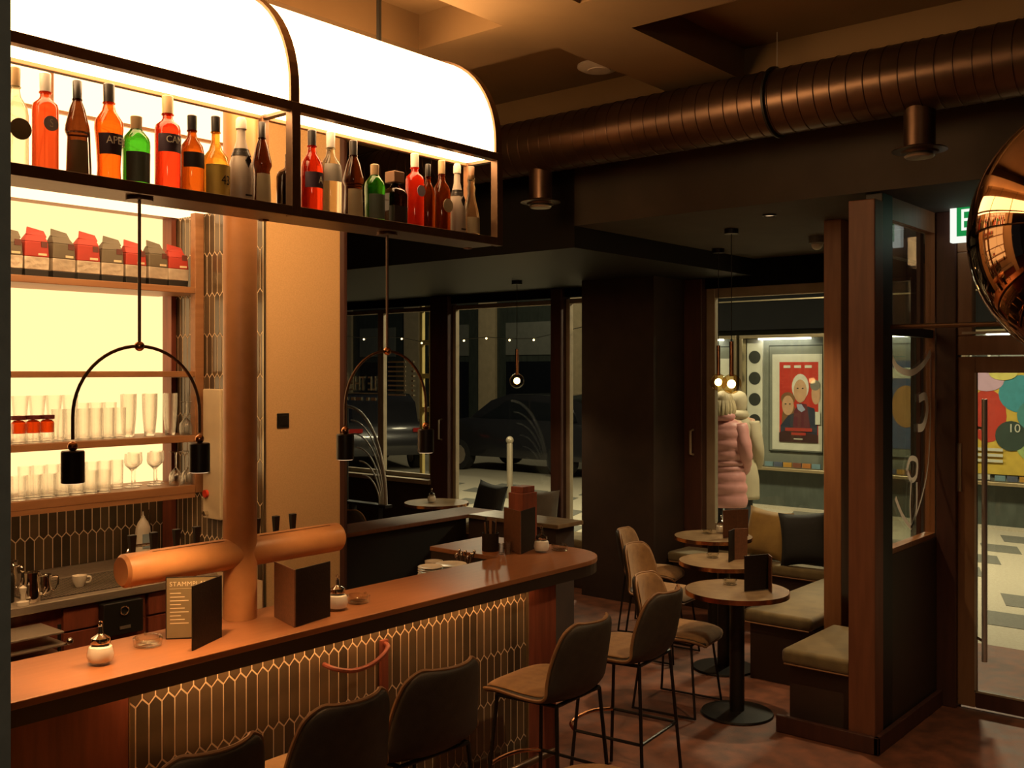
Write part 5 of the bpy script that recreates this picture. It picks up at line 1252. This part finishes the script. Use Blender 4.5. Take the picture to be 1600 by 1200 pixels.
# curved chrome rods at the far left
cr = thing('chrome_rod_rack', 'fan of curved chrome rods behind the right pendant lamp', 'rack', (7.0, 7.53, 0.75))
for k in range(6):
    w_ = .60 - .045 * k; t = .98 - .14 * k
    e_ = .02 + .02 * k; P = [(0, e_ + (w_ - e_) * (1 - math.sin(R(a))), t * math.cos(R(a))) for a in range(0, 91, 5)]
    MB().tube(P, .016 if k == 0 else .008, 8).build('rod', M['rodmetal'], cr, smooth=True)
MB().cyl((0, .62, -.75), (0, .62, 1.0), .018, n=12).build('upright', M['black'], cr, smooth=True)
bx(-.05, .05, -.02, .64, -.03, .0).build('foot_bar', M['black'], cr)
for y in (.1, .5): bx(-.03, .03, y, y + .04, -.75, -.03).build('leg', M['black'], cr)

# ================================================================== CEILING THINGS
dc = thing('ventilation_duct', 'large round bronze ventilation duct under the ceiling', 'duct', (5.1, 0, 3.55))
MB().cyl((0, -2.4, 0), (0, 7.5, 0), .174, n=48).build('pipe', M['duct'], dc, smooth=True)
me_r = MB().tube([(.1755 * math.cos(2*math.pi*i/40), 0, .1755 * math.sin(2*math.pi*i/40)) for i in range(40)], .0028, 5, True).mesh('seam_ring', M['duct'], True)
y = -1.0
while y < 6.0:
    share(me_r, 'seam_ring', dc, (0, y, 0)); y += .085
MB().tube([(.181 * math.cos(2*math.pi*i/40), 2.42, .181 * math.sin(2*math.pi*i/40)) for i in range(40)], .011, 6, True).build('clamp_ring', M['black'], dc, smooth=True)
MB().cyl((0, 2.42, .18), (0, 2.42, .40), .003, n=6).build('hanger_wire', M['alu'], dc)
def nozzle(y, lab):
    o = thing('air_outlet', lab, 'air outlet', (5.1, y, 3.15), 0, 'air outlets on the duct')
    MB().cyl((0, 0, .045), (0, 0, .255), .075, n=32).build('neck', M['duct'], o, smooth=True)
    MB().lathe([(.075, .055), (.10, .045), (.128, .040), (.130, .034), (.09, .030), (.085, .02), (.0, .018)], 36).build('flange', M['duct'], o, smooth=True)
    MB().lathe([(0, .005), (.065, .0), (.072, .008), (.06, .018), (0, .02)], 32).build('valve_disc', M['steel'], o, smooth=True)
nozzle(4.05, 'round air outlet under the duct near the canopy end'); nozzle(1.67, 'round air outlet under the duct near the copper globe')
sp = thing('ceiling_speaker', 'white round ceiling disc between canopy and duct', 'speaker', (4.97, 3.50, 3.93))
MB().lathe([(.13, 0), (.13, -.012), (.10, -.028), (0, -.030)], 40).build('disc', M['white_ceramic'], sp, smooth=True)
MB().lathe([(.07, -.0285), (.068, -.034), (0, -.036)], 30).build('grille', M['white_ceramic'], sp, smooth=True)
cm = thing('security_camera', 'small dome camera on the seating area ceiling', 'camera', (7.2, 3.10, 3.1))
MB().lathe([(.06, 0), (.06, -.05), (.05, -.055), (0, -.055)], 20).build('base', M['casegrey'], cm, smooth=True)
MB().ball((0, 0, -.06), .042, n=16, m=8).build('dome', M['casewhite'], cm, smooth=True)
def globe_pendant(loc, zc, lab):
    o = thing('globe_pendant', lab, 'lamp', (loc[0], loc[1], zc), 0, 'amber globe pendants')
    h = zc - 2.01
    MB().lathe([(.05, 0), (.05, -.035), (0, -.036)], 20).build('ceiling_rose', M['blackmetal'], o, smooth=True)
    MB().cyl((0, 0, -.03), (0, 0, -h + .30), .003, n=6).build('cord', M['black'], o)
    MB().cyl((0, 0, -h + .055), (0, 0, -h + .30), .016, n=14).build('stem', M['copper'], o, smooth=True)
    MB().ball((0, 0, -h), .07, n=24, m=14).build('globe', M['amberglass'], o, smooth=True)
    MB().ball((0, 0, -h), .030, n=14, m=8).build('bulb', M['bulb'], o, smooth=True)
    lamp('pendant_light', 'SPOT', (loc[0], loc[1], 2.01 - .08), 16, WARM2, .05, (loc[0], loc[1], 0), 150, 1.0)
globe_pendant((6.44, 3.40), 3.1, 'amber glass globe pendant over the middle table')
globe_pendant((7.41, 4.03), 3.1, 'amber glass globe pendant over the table by the window')
globe_pendant((7.30, 6.08), 2.95, 'amber glass globe pendant hanging before the left shop window')
# ceiling spotlight of the seating area, and one added over the floor
def downlight(loc, tgt, e, lab, spot=75):
    o = thing('ceiling_spotlight', lab, 'spotlight', loc, 0, 'ceiling spotlights')
    MB().lathe([(.045, 0), (.045, -.010), (.036, -.012), (.034, -.004), (0, -.0035)], 20).build('housing', M['blackmetal'], o, smooth=True)
    MB().lathe([(0, -.0045), (.032, -.0045), (.032, -.006), (0, -.006)], 16).build('lens', M['dot'], o)
    lamp('ceiling_spot', 'SPOT', (loc[0], loc[1], loc[2] - .07), e, WARM2, .04, tgt, spot, .7)
downlight((6.0, 2.9, 3.1), (5.5, 2.75, 0), 80, 'black ceiling spotlight above the nearest round table', 90)
downlight((3.9, 0.9, 3.75), (4.3, 1.9, 0), 80, 'black ceiling spotlight added out of view above the open floor', 85)  # unseen spotlight added to brighten the floor
# big copper globe close to the camera
lgx, lgy = 1.66 * .7652 + 1.66 * .606 * .6438, 1.66 * .6438 - 1.66 * .606 * .7652
gl = thing('copper_globe_lamp', 'large polished copper globe pendant at the right edge', 'lamp', (lgx, lgy, 2.33))
prof = [(.238 * math.sin(R(a)), -.238 * math.cos(R(a))) for a in range(22, 173, 5)]
prin = [(.232 * math.sin(R(a)), -.232 * math.cos(R(a))) for a in range(172, 21, -5)]
MB().lathe(prof + prin + [prof[0]], 64).build('shade', M['globe'], gl, smooth=True, angle=60)
MB().cyl((0, 0, .24), (0, 0, .30), .03, n=16).build('cap', M['copper'], gl, smooth=True)
MB().cyl((0, 0, .30), (0, 0, 1.42), .004, n=8).build('cord', M['black'], gl)
MB().ball((0, 0, .05), .04, n=14, m=8).build('bulb', M['casewhite'], gl, smooth=True)
